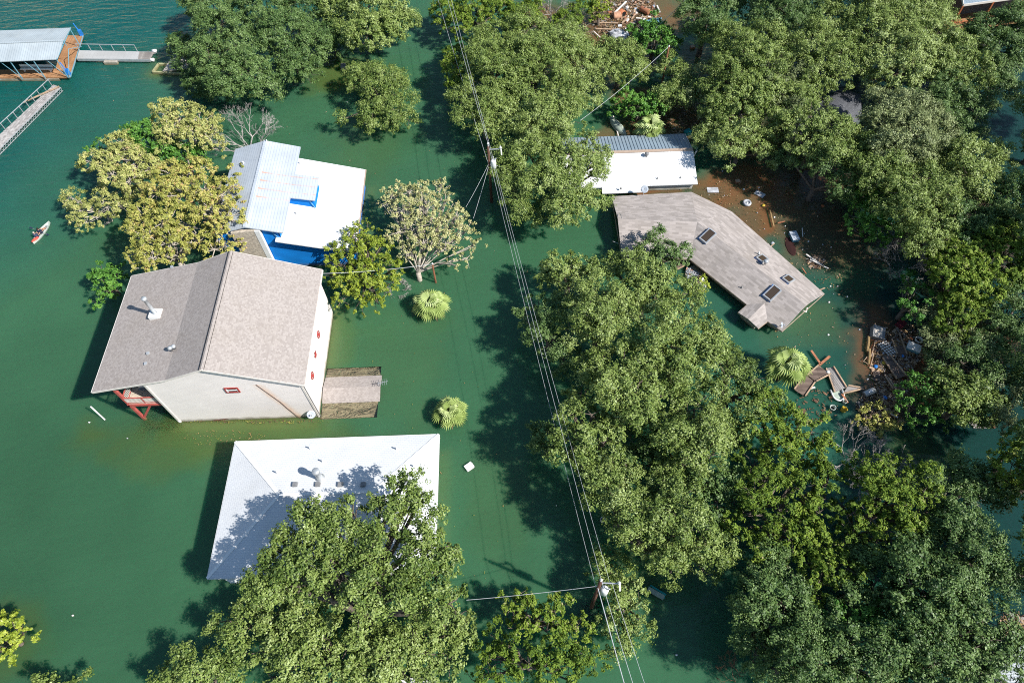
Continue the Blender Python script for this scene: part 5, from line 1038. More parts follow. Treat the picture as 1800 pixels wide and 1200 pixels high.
 ('sycamore spreading above the taupe roof eave', 'syc2', 9.5, [(250, 380, 24), (290, 390, 26), (330, 400, 26), (260, 415, 24), (300, 430, 24), (345, 425, 20), (240, 445, 18), (270, 455, 20), (310, 450, 16), (235, 405, 16), (370, 410, 14), (250, 465, 14)], 'yellowing trees on the west shore'),
 ('small vivid green tree at the corner of the taupe roof', 'green', 3.5, [(175, 478, 16), (195, 490, 18), (190, 510, 14), (170, 530, 8), (208, 478, 12), (205, 510, 12), (165, 485, 8)], None),
 ('feathery yellow-green tree between the blue house and the cream wall', 'lime', 5.5, [(620, 415, 18), (640, 405, 18), (600, 440, 20), (640, 440, 24), (670, 435, 20), (595, 465, 22), (635, 475, 26), (675, 470, 22), (610, 505, 22), (650, 510, 24), (685, 500, 20), (600, 530, 16), (635, 540, 14), (665, 535, 14), (695, 475, 12), (585, 485, 14)], None),
 ('sparse pale sycamore with bright branches above the round palm', 'pale', 6.0, [(690, 345, 20), (720, 340, 20), (745, 335, 18), (775, 330, 12), (680, 360, 14), (710, 370, 22), (745, 365, 24), (785, 355, 18), (800, 385, 22), (770, 395, 24), (735, 400, 24), (700, 410, 20), (815, 410, 20), (785, 430, 22), (745, 430, 22), (715, 445, 16), (835, 430, 14), (820, 455, 14), (795, 465, 12), (775, 325, 10)], None, .95, (738, 492)),
]
TREES += [
 ('dark understorey oak in the gaps on the south side of the big grove', 'shade', 5.5, [(1120, 790, 28), (1140, 820, 26), (1155, 795, 24), (1260, 885, 26), (1280, 850, 24), (1255, 915, 24), (1295, 760, 22), (1290, 880, 22), (1235, 850, 24), (1145, 765, 22)], G4),
 ('juniper filling the hollow between the big grove and the lower grove', 'cedar', 5.5, [(1290, 930, 22), (1300, 900, 20), (1410, 810, 22), (1440, 900, 22), (1420, 930, 24), (1385, 945, 22), (1400, 970, 22), (1340, 960, 24)], G5),
 ('dark oak in the hollow south of the bright gap juniper', 'shade', 6, [(1360, 1000, 26), (1395, 1010, 26), (1320, 1010, 22), (1400, 1050, 24), (1310, 1085, 20), (1320, 1120, 24), (1350, 1150, 24), (1330, 1150, 18)], G5),
 ('shaded oak in the middle of the lower grove between the junipers', 'shade', 6, [(1480, 960, 24), (1520, 985, 24), (1490, 1045, 24), (1540, 1020, 24), (1560, 1050, 26), (1580, 1080, 24), (1500, 1085, 22)], G5),
 ('dark oak at the east flank of the lower grove behind the bright juniper', 'shade', 6.5, [(1650, 880, 22), (1660, 905, 24), (1640, 960, 26), (1600, 950, 22), (1670, 920, 24), (1630, 845, 16), (1650, 1000, 24)], G5),
 ('shaded oak low in the frame between the two bottom oaks of the grove', 'shade', 6.5, [(1560, 1190, 28), (1470, 1130, 24), (1580, 1150, 24), (1680, 1190, 28), (1440, 1080, 22), (1680, 1150, 24), (1400, 1090, 22), (1370, 1120, 22)], G5),
 ('oak filling the wood between the dark-roofed house and the slab', 'shade', 7, [(1640, 150, 26), (1620, 165, 24), (1670, 170, 24), (1660, 200, 22), (1700, 190, 24), (1690, 225, 22)], G3),
 ('dark oak between the silvery shrub and the far sunlit gap', 'shade', 6, [(1680, 390, 24), (1700, 375, 24), (1720, 400, 22), (1680, 420, 20), (1730, 360, 22)], G3),
 ('dark oak over the shaded bank east of the debris mat', 'shade', 4, [(1640, 560, 22), (1650, 600, 20), (1630, 520, 22), (1700, 600, 24), (1740, 570, 22), (1640, 640, 16), (1660, 660, 20)], G3),
 ('shaded oak behind the pale spreading oak near the inlet', 'shade', 7, [(1360, 150, 26), (1390, 140, 26), (1380, 90, 26), (1250, 130, 22), (1230, 165, 18), (1380, 180, 22), (1250, 215, 18)], G3),
 ('dark oak leaning over the deep shadow beside the silvery shrub', 'shade', 6, [(1480, 320, 24), (1450, 290, 26), (1420, 285, 22), (1385, 275, 22), (1500, 340, 20)], G3),
 ('tall oak cut by the right frame edge level with the debris mat', 'shade', 8, [(1850, 640, 45), (1880, 600, 45), (1840, 690, 40)], None),
 ('tall oak cut by the right frame edge level with the dark inlet', 'shade', 12, [(1850, 180, 45), (1880, 220, 45), (1850, 260, 40), (1900, 160, 40)], None),
 ('tall oak cut by the right frame edge level with the sunlit gap', 'shade', 12, [(1860, 400, 45), (1850, 450, 40), (1900, 350, 45), (1850, 330, 35)], None),
 ('tall oak cut by the right frame edge above the tin roof', 'shade', 12, [(1860, 980, 45), (1880, 930, 45), (1850, 1030, 38)], None),
 ('tall oak cut by the right frame edge beside the orange-brown juniper', 'shade', 12, [(1870, 800, 45), (1880, 860, 45), (1850, 760, 35)], None),
]
for T_ in TREES:
    lab, kind, h, lobes, grp = T_[:5]
    if grp in (G3, G4, G5) and not (lobes[0][0] > 1620 and 500 < lobes[0][1] < 720): h *= 1.25
    tree(lab, kind, h, lobes, grp, sparse=T_[5] if len(T_) > 5 else 1.0, base=T_[6] if len(T_) > 6 else None, fall=T_[7] if len(T_) > 7 else .38)
print('LEAVES', LEAVES)

def bare_tree(px, py, h, spread, label, seed, n=5, mt='dead', name='dead_tree', depth=5, up=.6, r0=.10):
    rr = random.Random(seed); b = at(px, py, 0); root = thing(name, label, 'tree', b); mb = MB()
    def grow(p, d, L, r, k):
        e = p+d*L; m = p.lerp(e, .5)+Vector((rr.uniform(-1, 1), rr.uniform(-1, 1), rr.uniform(-.5, 1)))*L*.1
        mb.tube([p, m, e], [r, r*.8, r*.62], 5 if k > 2 else 3, cap=False)
        if k == 0: return
        for _ in range(rr.choice((2, 3, 3))):
            nd = (d+Vector((rr.uniform(-1, 1), rr.uniform(-1, 1), rr.uniform(-.55, .75)))*.75).normalized(); grow(e, nd, L*rr.uniform(.6, .85), max(r*.6, .013), k-1)
    for i in range(n):
        a = 6.28*i/n+rr.uniform(-.4, .4); grow(b-Vector((0, 0, .5)), Vector((math.cos(a)*spread, math.sin(a)*spread, up)).normalized(), h*.42, r0, depth)
    part(mb, 'branches', mt, root); return root
bare_tree(440, 262, 4.6, .8, 'leafless grey tree behind the rust-streaked metal roof', 5, 6, r0=.11)
bare_tree(1500, 815, 3.2, 1.1, 'grey leafless tree at the top of the lower juniper grove', 8, 6, r0=.07)
bare_tree(1540, 820, 2.6, 1.1, 'smaller grey leafless bush beside the brilliant green juniper', 9, 5, r0=.06)
bare_tree(1600, 460, 3.0, 1.1, 'silvery dead shrub under the oaks above the slim juniper', 12, 6, r0=.06)
bare_tree(1580, 470, 2.6, 1.1, 'second silvery dead shrub on its left, leaning to the water', 13, 5, r0=.05)
bare_tree(975, 25, 2.6, 1.0, 'pale bare shrub behind the wood by the debris field', 14, 6, r0=.06)
bare_tree(1020, 50, 2.2, 1.0, 'pale bare shrub on the rim of the debris field', 15, 5, r0=.05)
bare_tree(1680, 860, 2.2, 1.2, 'pale dead branches sticking out east of the brilliant green juniper', 16, 4, r0=.05)
bare_tree(1225, 190, 2.0, 1.1, 'grey bare bush in the shade east of the fan palm', 17, 5, r0=.05)
bare_tree(1310, 1195, 2.2, 1.0, 'brown bare bush at the bottom edge beside the shaded water', 18, 6, 'brush', r0=.05)
bare_tree(170, 395, 1.5, 1.3, 'bare hanging limb below the low sycamore branch', 21, 2, r0=.05)
bare_tree(700, 510, 1.2, 1.1, 'greyish bare shrub between the feathery tree and the round palm', 23, 6, r0=.04)
for k_, (px, py, hh) in enumerate(((1440, 690, .8), (1435, 680, .9), (1450, 700, .7))):
    pass
bm_ = bare_tree(1441, 687, 1.3, 1.6, 'tangle of brown brush floating below the broken boardwalk', 31, 9, 'brush', 'brush_pile', 4, .12, .04)

# fan palms ------------------------------------------------------------
def fan_palm(px, py, zc, R, label, seed, droop=.3, nf=19, upb=.25):
    r = random.Random(seed); c = at(px, py, zc); root = thing('fan_palm', label, 'palm', (c.x, c.y, 0), 'fan palms standing in the flood')
    tr = MB(); tr.tube([(c.x, c.y, -3), (c.x, c.y, zc*.6), (c.x, c.y, zc)], [.28, .26, .22], 10); part(tr, 'trunk', 'bark', root, True)
    for i in range(nf):
        q = i/(nf-1); az = i*2.399963+r.uniform(-.25, .25); el = math.radians(82-q**.75*100+r.uniform(-7, 7))
        d = Vector((math.cos(az)*math.cos(el), math.sin(az)*math.cos(el), math.sin(el))); pl = R*(.34+.20*q+r.uniform(-.06, .06))
        st = c+Vector((0, 0, -.1)); hub = st+d*pl; fr = MB(); fr.tube([st, st.lerp(hub, .6)+Vector((0, 0, .04)), hub], [.045, .032, .022], 4)
        out = Vector((math.cos(az), math.sin(az), 0)); bd = (out+Vector((0, 0, .55-1.15*q+r.uniform(-.2, .2)))).normalized()
        side = bd.cross(Vector((0, 0, 1))).normalized(); side = (side+Vector((0, 0, r.uniform(-.35, .35)))).normalized(); nrm = side.cross(bd).normalized()
        bl = R*(.50+r.uniform(-.07, .06)); nseg = 13; span = math.radians(88+18*(1-q)); lf = MB()
        for k in range(nseg):
            a0 = -span+2*span*k/nseg; a1 = a0+2*span/nseg; am = (a0+a1)/2; ln = bl*(1-.30*abs(am/span)**1.5)*r.uniform(.9, 1.06)
            f_ = lambda a, l, dz: hub+(bd*math.cos(a)+side*math.sin(a))*l+nrm*dz-Vector((0, 0, droop*l*l*.4))
            p0, p1 = f_(a0, ln*.62, -.05), f_(a1, ln*.62, -.05); pm_ = f_(am, ln*.62, .07); tip = f_(am, ln, 0)-Vector((0, 0, .12+r.uniform(0, .12)))
            lf.mesh([hub, p0, pm_, p1, tip], [(0, 1, 2), (0, 2, 3), (1, 4, 2), (2, 4, 3)])
        fo = part(fr, 'frond', 'frond_stem', root); o = part(lf, 'fan_blade', LM['palm'], fo); tb = .62-.32*q+r.uniform(-.18, .18)
        me = o.data; a_ = me.attributes.new('tint', 'FLOAT', 'FACE'); a_.data.foreach_set('value', [min(1, max(0, tb+r.uniform(-.08, .08))) for _ in me.polygons])
    dd = MB()                                      # dead brown skirt hanging under the crown
    for i in range(9):
        az = i*.7+r.uniform(-.2, .2); p0 = c-Vector((0, 0, .25)); p1 = p0+Vector((math.cos(az), math.sin(az), -.5))*R*.5
        sd_ = Vector((-math.sin(az), math.cos(az), 0))*.22; dd.mesh([p0, p1-sd_, p1+(p1-p0)*.5-Vector((0, 0, .25)), p1+sd_], [(0, 1, 2, 3)])
    part(dd, 'dead_leaves', 'brush', root)
    return root
fan_palm(757, 531, 1.6, 2.3, 'round fan palm beneath the sparse sycamore, fronds touching the water', 1)
fan_palm(791, 721, 1.4, 1.95, 'lone fan palm standing in open water beside the half-sunk garage roof', 2)
fan_palm(1386, 636, 3.2, 2.55, 'bushy fan palm next to the broken boardwalk', 3, .45)
fan_palm(1143, 222, 1.8, 2.4, 'pale fan palm on the muddy strip behind the metal-roofed bungalow', 4, .3)

# ------------------------------------------------------------------ debris
def panel(px, label, mt='brown_wood', z=.12, th=.12, rails=True, zs=None):
    pts = [at(x, y, (zs[i] if zs else z)) for i, (x, y) in enumerate(px)]
    c = sum(pts, Vector())/len(pts); o = thing('deck_panel', label, 'deck panel', c)
    n = (pts[1]-pts[0]).cross(pts[2]-pts[1])
    if n.z < 0: pts = pts[::-1]
    part(MB().slab(pts, th), 'boards', mt, o)
    if rails:
        m = MB()
        L_ = sorted([(pts[i], pts[(i+1) % len(pts)]) for i in range(len(pts))], key=lambda e: -(e[0]-e[1]).length)[:2]
        for a, b in L_: m.bar(a+Vector((0, 0, .06)), b+Vector((0, 0, .06)), .13, .12)
        part(m, 'rail', 'plank', o)
    return o
def z6(X, Y): return (1340+X/6, 560+Y/6)
panel([z6(335, 745), z6(450, 820), z6(560, 662), z6(458, 585)], 'railed boardwalk section with the pale stick lying across it', 'brown_wood', .35)
panel([z6(475, 592), z6(565, 662), z6(720, 582), z6(590, 492)], 'middle boardwalk section crossed by two beams', 'brown_wood', .45, rails=True)
panel([z6(672, 525), z6(750, 506), z6(885, 722), z6(762, 775)], 'long grey boardwalk section pointing at the white tub', 'grey_wood2', .35, zs=[.25, .5, .4, .15])
panel([z6(850, 792), z6(905, 705), z6(1075, 735)], 'triangular piece of pale decking at the end of the broken boardwalk', 'grey_wood2', .3, rails=True)
panel([z6(1268, 410), z6(1342, 380), z6(1515, 600), z6(1415, 635)], 'long dark ladder-like deck section on the debris mat', 'brown_wood', .3)
panel([z6(1400, 300), z6(1480, 280), z6(1530, 385), z6(1440, 400)], 'small dark deck section above the long dark one on the debris mat', 'brown_wood', .2, rails=False)
panel([z6(1170, 555), z6(1240, 552), z6(1240, 655), z6(1175, 655)], 'square brown board pallet in the shade of the debris mat', 'brown_wood', .15, rails=False)
panel([(1700, 738), (1722, 742), (1735, 752), (1712, 752)], 'bleached boards afloat under the pale oak on the right', 'grey_wood2', .1, rails=False)
PL = [  # planks: x0, y0, x1, y1, material, width, label
 (z6(515, 335), z6(610, 472), 'plank_o', .22, 'orange plank pointing away from the bushy palm'), (z6(600, 490), z6(712, 395), 'plank_o', .24, 'orange beam end resting on the middle boardwalk section'),
 (z6(370, 775), z6(556, 722), 'trim', .16, 'pale stick lying across the railed boardwalk section'), (z6(585, 495), z6(695, 582), 'plank', .16, 'upper crossbeam on the middle boardwalk section'),
 (z6(470, 565), z6(565, 665), 'plank', .16, 'lower crossbeam on the middle boardwalk section'), (z6(840, 790), z6(900, 885), 'plank_o', .2, 'brown plank trailing from the white tub'),
 (z6(1122, 185), z6(1105, 345), 'log', .28, 'yellow-brown log floating on the rim of the debris mat, the upper of two'), (z6(1128, 318), z6(1120, 480), 'log', .26, 'yellow-brown log floating on the rim of the debris mat, the lower of two'),
 (z6(1190, 50), z6(1180, 110), 'plank', .1, 'thin upright stick at the north tip of the debris mat'), (z6(1170, 105), z6(1320, 95), 'plank', .14, 'pale plank across the north tip of the debris mat'),
 (z6(1445, 150), z6(1525, 370), 'plank', .12, 'long thin plank beside the small dark deck section'), (z6(1365, 210), z6(1425, 370), 'plank', .12, 'thin plank between the white lattice and the small dark deck section'),
 (z6(1570, 245), z6(1770, 405), 'plank', .13, 'long plank reaching from the blue-white cooler into the bushes'), (z6(1190, 240), z6(1145, 400), 'plank', .1, 'thin stick inside the two yellow-brown logs'),
 (z6(1175, 360), z6(1140, 500), 'plank', .1, 'second thin stick inside the two yellow-brown logs'), (z6(1330, 620), z6(1415, 750), 'plank', .16, 'dark timber running south from the long dark deck section'),
 (z6(1290, 590), z6(1380, 740), 'plank', .13, 'parallel timber just west of the dark timber'), (z6(1280, 830), z6(1245, 940), 'plank', .14, 'pale stick upright among the floating brush'),
 (z6(1320, 985), z6(1430, 1040), 'trim', .14, 'white plank end sticking out past the floating leafy branch'), (z6(1200, 930), z6(1300, 960), 'plank', .12, 'plank under the floating leafy branch'),
 (z6(1065, 450), z6(1105, 400), 'plank', .07, 'upper arm of the bent stick by the logs'), (z6(1065, 450), z6(1120, 485), 'plank', .07, 'lower arm of the bent stick by the logs'),
 ((1353.4, 369), (1360.5, 398.5), 'log', .14, 'yellow stick afloat on the brown water east of the skylight house'), ((1367, 392), (1380, 389), 'plank_o', .12, 'short brown stick touching the shadow on the brown water'),
 ((1349, 438), (1361, 428), 'plank', .12, 'plank against the eave of the long shingle roof'), ((1417, 447), (1448, 468), 'trim', .16, 'silvery pole in the raft of sticks, lower one'), ((1424, 456), (1456, 472), 'trim', .14, 'silvery pole in the raft of sticks, upper one'),
 ((1410, 401), (1411, 416), 'trim', .08, 'thin white stick in the shadowed water'), ((1410, 471), (1417, 481), 'plank_o', .1, 'small orange stick below the raft of sticks'), ((1440, 510), (1450, 506), 'plank', .12, 'short plank at the corner of the long shingle roof'),
 ((1078, 204), (1087, 239), 'trim', .14, 'pale pole lying beside the upturned canoe'), ((1649, 620), (1722, 600), 'trim', .2, 'long bleached trunk lying in the bushes on the right'), ((1739, 732), (1747, 752), 'plank_o', .3, 'rusty-brown log at the edge of the pale oak on the right'),
 ((159, 714), (184, 737), 'white', .13, 'white pipe jutting from the lake west of the balcony'), ((1627, 533), (1638, 544), 'plank', .13, 'short stick in the shade beside the slim juniper'),
 ((1047, 40), (1087, 41), 'plank', .2, 'long pale plank on the left of the debris field, upper of three'), ((1047, 51), (1084, 52), 'plank', .22, 'long pale plank on the left of the debris field, middle of three'), ((1044, 56), (1055, 66), 'trim', .16, 'short pale plank on the left of the debris field, lowest of three'),
 ((1078, 25), (1101, 3), 'trim', .26, 'white split beam slanting through the debris field'), ((1093, 41), (1105, 30), 'plank', .24, 'sunlit plank below the orange culvert'), ((1062, 60), (1077, 67), 'log', .2, 'brown beam near the blue-grey boulder'),
 ((1127, 30), (1148, 32), 'plank', .24, 'sunlit plank under the brown tank'), ((1118, 32), (1129, 33), 'trim', .26, 'wide white board below the brown tank'), ((1100, 50), (1105, 63), 'white', .2, 'white board leaning beside the blue-grey boulder'),
 ((1118, 0), (1130, 5), 'plank', .2, 'plank at the top of the debris field'), ((1110, 34), (1118, 24), 'plank', .2, 'short sunlit plank between culvert and tank'), ((1155, 10), (1160, 22), 'trim', .2, 'pale stump end on the right rim of the debris field'),
]
for (a, b, mt, wd, lab) in PL:
    if lab.startswith('white pipe'):
        p, q = at(a[0], a[1], 1.6), at(b[0], b[1], 0.0); q2 = q+(q-p)*.3; o = solo(MB().tube([p, q2], .07, 8), 'pipe', 'white', lab, 'pipe', q); continue
    p, q = at(a[0], a[1], .25), at(b[0], b[1], .25); lg = 'log' in lab or 'trunk' in lab
    nm, ct = ('log', 'log') if lg else ('plank', 'plank')
    mb = MB(); (mb.tube([p, p.lerp(q, .5)+Vector((.03, .02, .02)), q], [wd*.5, wd*.55, wd*.45], 8) if lg else mb.bar(p, q, wd, .09)); solo(mb, nm, mt, lab, ct, p)
# floating mats of scum and twigs are ground cover that nobody could count
def litter_mat(px, py, rx, ry, n, seed, name, smin=.05, smax=.5, cols=('plank', 'brush', 'grey_wood', 'log', 'pole_wood')):
    r = random.Random(seed); mb = MB()
    for _ in range(n):
        a = r.uniform(0, 6.28); q = math.sqrt(r.random()); p = at(px+rx*q*math.cos(a), py+ry*q*math.sin(a), .05); L = r.uniform(smin, smax); w_ = r.uniform(.03, .10)
        mb.box(p+Vector((0, 0, r.uniform(-.02, .08))), (L, w_*(1 if r.random() < .8 else 2.4), r.uniform(.03, .08)), r.uniform(0, 3.14), r.choices(range(len(cols)), [4, 5, 2, 2, 1][:len(cols)])[0], (r.uniform(-.2, .2), r.uniform(-.25, .25)))
    o = mb.build(name, list(cols)); o['label'] = {'debris': 'mat of broken sticks and reeds floating on brown water'}.get(name, 'scattered splinters and scum drifting on the water'); o['category'] = 'debris'; o['kind'] = 'stuff'
litter_mat(1570, 640, 40, 62, 900, 1, 'debris'); litter_mat(1100, 30, 62, 42, 1500, 2, 'debris', .08, .8); litter_mat(1545, 715, 38, 30, 500, 3, 'debris')
litter_mat(1330, 370, 110, 70, 300, 4, 'litter', .03, .14, ('brush', 'log', 'plank')); litter_mat(1440, 470, 60, 40, 160, 5, 'litter', .03, .14, ('brush', 'log', 'plank'))
litter_mat(1435, 460, 16, 12, 130, 6, 'debris', .1, .6); litter_mat(1205, 455, 18, 8, 150, 7, 'debris', .1, .5); litter_mat(1460, 600, 120, 60, 70, 8, 'litter', .03, .08, ('plank', 'log'))
litter_mat(1170, 212, 60, 28, 350, 9, 'debris', .05, .4); litter_mat(1785, 1100, 30, 22, 120, 10, 'debris', .1, .8); litter_mat(950, 30, 30, 20, 150, 12, 'debris', .1, .5)
litter_mat(1435, 715, 40, 30, 90, 13, 'debris', .05, .4, ('brush', 'brush', 'pole_wood'))
litter_mat(395, 770, 75, 14, 110, 14, 'litter', .02, .06, ('sub_weed', 'log')); litter_mat(450, 741, 140, 3, 130, 15, 'litter', .02, .08, ('sub_weed', 'brush')); litter_mat(760, 800, 130, 330, 90, 16, 'litter', .02, .05, ('log', 'sub_weed'))
litter_mat(1590, 610, 40, 40, 500, 17, 'debris'); litter_mat(1500, 470, 60, 60, 200, 18, 'litter', .03, .12, ('log', 'brush')); litter_mat(1230, 330, 90, 60, 200, 19, 'litter', .03, .12, ('brush', 'log')); litter_mat(620, 300, 500, 250, 120, 20, 'litter', .02, .06, ('log', 'plank'))
# the leafy floating branch
tree('floating leafy branch with brownish leaves at the south tip of the debris mat', 'syc2', 1.8, [(1530, 718, 14), (1548, 725, 14), (1520, 735, 12), (1540, 745, 14), (1560, 740, 10), (1508, 742, 8), (1545, 760, 8), (1570, 748, 6)], bark='bark')
tree('low yellow-green weeds growing at the stone heap by the skylight house', 'lime', 1.2, [(1235, 500, 8), (1225, 512, 8)])

def bucket(px, py, mt, label, r=.28, h=.35, tilt=None, name='bucket'):
    p = at(px, py, 0); o = thing(name, label, name, p); ax = Vector(tilt).normalized() if tilt else Vector((0, 0, 1))
    part(MB().lathe(p, [(r*.82, -.1), (r, h*.7), (r*1.06, h*.7), (r*1.06, h), (r*.9, h), (r*.75, .05)], 14, axis=ax), 'body', mt, o)
    part(MB().lathe(p, [(r*.74, .06), (r*.02, .065)], 14, axis=ax), 'bottom', 'dark', o)
bucket(*z6(733, 950), 'kayak', 'pale green bucket floating below the white tub'); bucket(*z6(850, 966), 'yellow', 'yellow-rimmed white bucket floating by the leafy branch', tilt=(.4, .2, 1))
bucket(*z6(1640, 235), 'white', 'round pale tub floating east of the debris mat', .36); bucket(1059, 915, 'white', 'upright white bucket floating below the overhead wires', .22, .5)
bucket(*z6(860, 885), 'kayak', 'small green tub beside the trailing brown plank', .2)
def cooler(px, py, mt, lid, label, L=.9, Wd=.55, ang=0, h=.4, name='cooler'):
    p = at(px, py, 0); o = thing(name, label, name, p)
    part(MB().box(p+Vector((0, 0, h/2-.1)), (L, Wd, h), ang), 'body', mt, o); part(MB().box(p+Vector((0, 0, h-.07)), (L*1.04, Wd*1.06, .07), ang), 'lid', lid, o)
    part(MB().bar(p+Vector((math.cos(ang)*L*.54, math.sin(ang)*L*.54, h*.5))-Vector((-math.sin(ang), math.cos(ang), 0))*Wd*.3, p+Vector((math.cos(ang)*L*.54, math.sin(ang)*L*.54, h*.5))+Vector((-math.sin(ang), math.cos(ang), 0))*Wd*.3, .05), 'handle', lid, o)
cooler(*z6(1450, 72), 'maroon', 'maroon', 'dark red cooler with a white edge at the north-east of the debris mat', 1.0, .7, .6)
cooler(*z6(1583, 320), 'blue_steel', 'white', 'blue-rimmed white cooler floating right of the deck sections', 1.25, .9, -.55, .5)
cooler(1395, 418, 'blue_steel', 'dish', 'light blue bin floating in the shadow east of the long shingle roof', .8, 1.25, .1, .45)
cooler(1296, 320, 'plank_o', 'plank', 'small orange-brown box floating near the white metal roof', .55, .4, .2, .3, 'crate')
cooler(825, 821, 'white', 'white', 'small white box floating alone in the channel', .75, .6, .6, .3, 'box')
cooler(1604, 121, 'grey_paint', 'dish', 'grey box glimpsed between the oaks near the dark-roofed house', .6, .6, .2, .4, 'box')
cooler(1217, 85, 'plank_o', 'plank', 'orange box floating in the dark inlet east of the rusty pole', .6, .5, .3, .35, 'crate')
p = at(*z6(1200, 172)); o = thing('appliance', 'grey appliance with a pale recessed lid lying on the debris mat', 'appliance', p)
part(MB().box(p+Vector((0, 0, .3)), (1.2, 1.35, .8), -.35, tilt=(.15, .1)), 'body', 'grey_paint', o); part(MB().box(p+Vector((0, 0, .72)), (.8, .9, .06), -.35, tilt=(.15, .1)), 'lid', 'concrete', o)
p = at(*z6(1310, 320)); o = thing('pallet', 'white lattice pallet on the debris mat', 'pallet', p); mb = MB(); ang = -1.15
d1 = Vector((math.cos(ang), math.sin(ang), 0)); d2 = Vector((-d1.y, d1.x, 0))
for k in range(4): mb.bar(p+d2*(k-1.5)*.28-d1*.85+Vector((0, 0, .14)), p+d2*(k-1.5)*.28+d1*.85+Vector((0, 0, .14)), .09, .06)
for k in range(6): mb.bar(p+d1*(k-2.5)*.28-d2*.55+Vector((0, 0, .2)), p+d1*(k-2.5)*.28+d2*.55+Vector((0, 0, .2)), .07, .05)
part(mb, 'slats', 'trim', o)
# tub
p = at(*z6(790, 810)); o = thing('tub', 'white open-ended tub floating against the long grey boardwalk section', 'tub', p); mb = MB()
u = [p+Vector((math.cos(a)*.55, math.sin(a)*.6-.05, .2)) for a in np.linspace(math.pi, 2*math.pi, 11)]; u = [u[0]+Vector((-.05, .6, 0))]+u+[u[-1]+Vector((.0, .6, 0))]
part(MB().tube(u, .09, 8), 'rim', 'white', o, True); part(MB().slab([x-Vector((0, 0, .12)) for x in u], .2), 'basin', 'canoe', o)
p = at(*z6(690, 562), .4); solo(MB().lathe(p, [(.03, -.16), (.14, -.12), (.2, 0), (.14, .12), (.03, .16)], 10), 'ball', 'white', 'white ball on the joint of the boardwalk sections', 'ball', p, smooth=True)
p = at(*z6(1125, 778), .1); o = thing('barrel', 'grey metal barrel lying at the south of the debris mat', 'barrel', p); d = Vector((.9, .35, 0)).normalized(); part(MB().lathe(p-d*.6, [(.28, 0), (.32, .02), (.32, .4), (.345, .42), (.32, .44), (.32, .8), (.345, .82), (.32, .84), (.32, 1.2), (.28, 1.22)], 14, axis=d), 'body', 'galv', o, True); part(MB().lathe(p+d*.6, [(.26, .01), (.2, .03)], 14, axis=d), 'lid', 'grey_paint', o)
# tyre, boards
p = at(1312.7, 357.5, .1); o = thing('tyre', 'grey tyre with rim floating on the brown water', 'tyre', p)
part(MB().lathe(p, [(.28, 0), (.4, -.1), (.5, 0), (.52, .12), (.47, .22), (.38, .25), (.28, .2), (.26, .1)], 18), 'tread', 'stone', o, True); part(MB().lathe(p, [(.3, .08), (.25, .1), (.1, .12), (.09, .16)], 14), 'rim', 'galv', o, True)
for px, py, wd, ht, an, lab in ((1253, 334, 1.35, .85, -.05, 'grey weathered board floating near the corner of the bungalow'), (1335.5, 341, 1.2, .75, -.75, 'tilted grey board floating by the edge of the tree shadow')):
    p = at(px, py, .04); solo(MB().box(p, (wd, ht, .07), an), 'board', 'stone', lab, 'board', p)
p = at(1389, 433, -.02); mb = MB().lathe(p, [(.1, 0), (.55, .02), (.5, .07), (.1, .09)], 12); 
vs = [(v[0], p.y+(v[1]-p.y)*2.6, v[2]) for v in mb.v]; mb.v = vs; solo(mb, 'mat', mat('sodden_red_mat', (.028, .008, .007), .9), 'dark red mat just awash beside the light blue bin', 'mat', p)
# big debris field items
p = at(1086, 63, .3); mb = MB(); rr = random.Random(4)
for k in range(1): mb.lathe(p-Vector((0, 0, .5)), [(1.3, 0), (1.35, .5), (1.15, .9), (.6, 1.15), (.1, 1.2)], 9)
mb.v = [(v[0]+rr.uniform(-.2, .2), v[1]+rr.uniform(-.2, .2), v[2]+rr.uniform(-.12, .12)) for v in mb.v]; solo(mb, 'boulder', 'stone', 'blue-grey boulder at the lower edge of the debris field', 'boulder', p)
def culvert(px0, py0, px1, py1, r, mt, label, name='culvert_pipe'):
    a, b = at(px0, py0, .35), at(px1, py1, .35); o = thing(name, label, name.replace('_', ' '), a); d = (b-a).normalized(); L = (b-a).length
    part(MB().lathe(a, [(r, 0), (r*1.05, .03), (r, .1), (r, L), (r*.85, L), (r*.85, .3)], 16, axis=d), 'shell', mt, o, True); part(MB().lathe(b-d*.05, [(r*.84, 0), (.01, .01)], 16, axis=d), 'opening', 'dark', o)
culvert(1078, 28, 1092, 26, .5, 'stone_o', 'faded pink pipe lying at the left of the debris field'); culvert(1090, 23, 1096, 27, .62, 'orange_paint', 'orange culvert with a black open end in the debris field')
a, b = at(1126, 15, .4), at(1140, 22, .4); d = (b-a).normalized(); o = thing('tank', 'brown cylindrical tank in the debris field', 'tank', a); part(MB().lathe(a, [(.1, -.1), (.38, 0), (.42, .1), (.42, (b-a).length), (.38, (b-a).length+.1), (.1, (b-a).length+.2)], 14, axis=d), 'body', 'plank_o', o, True); part(MB().tube([a.lerp(b, .5), a.lerp(b, .5)+Vector((0, 0, .55))], .07, 6), 'spout', 'grey_paint', o)
p = at(1150, 36, .2); solo(MB().slab([at(1128, 38, .3), at(1162, 41, .2), at(1163, 31, .5), at(1145, 33, .4)], .06), 'roof_sheet', 'blue_steel', 'bent pale blue metal sheet at the right of the debris field', 'metal sheet', p)
p = at(1110, 38, .2)
rr = random.Random(77)
proto = None
CR = ['grey_wood', 'dish', 'plank', 'trim', 'plank_o', 'grey_paint', 'white', 'stone_o']
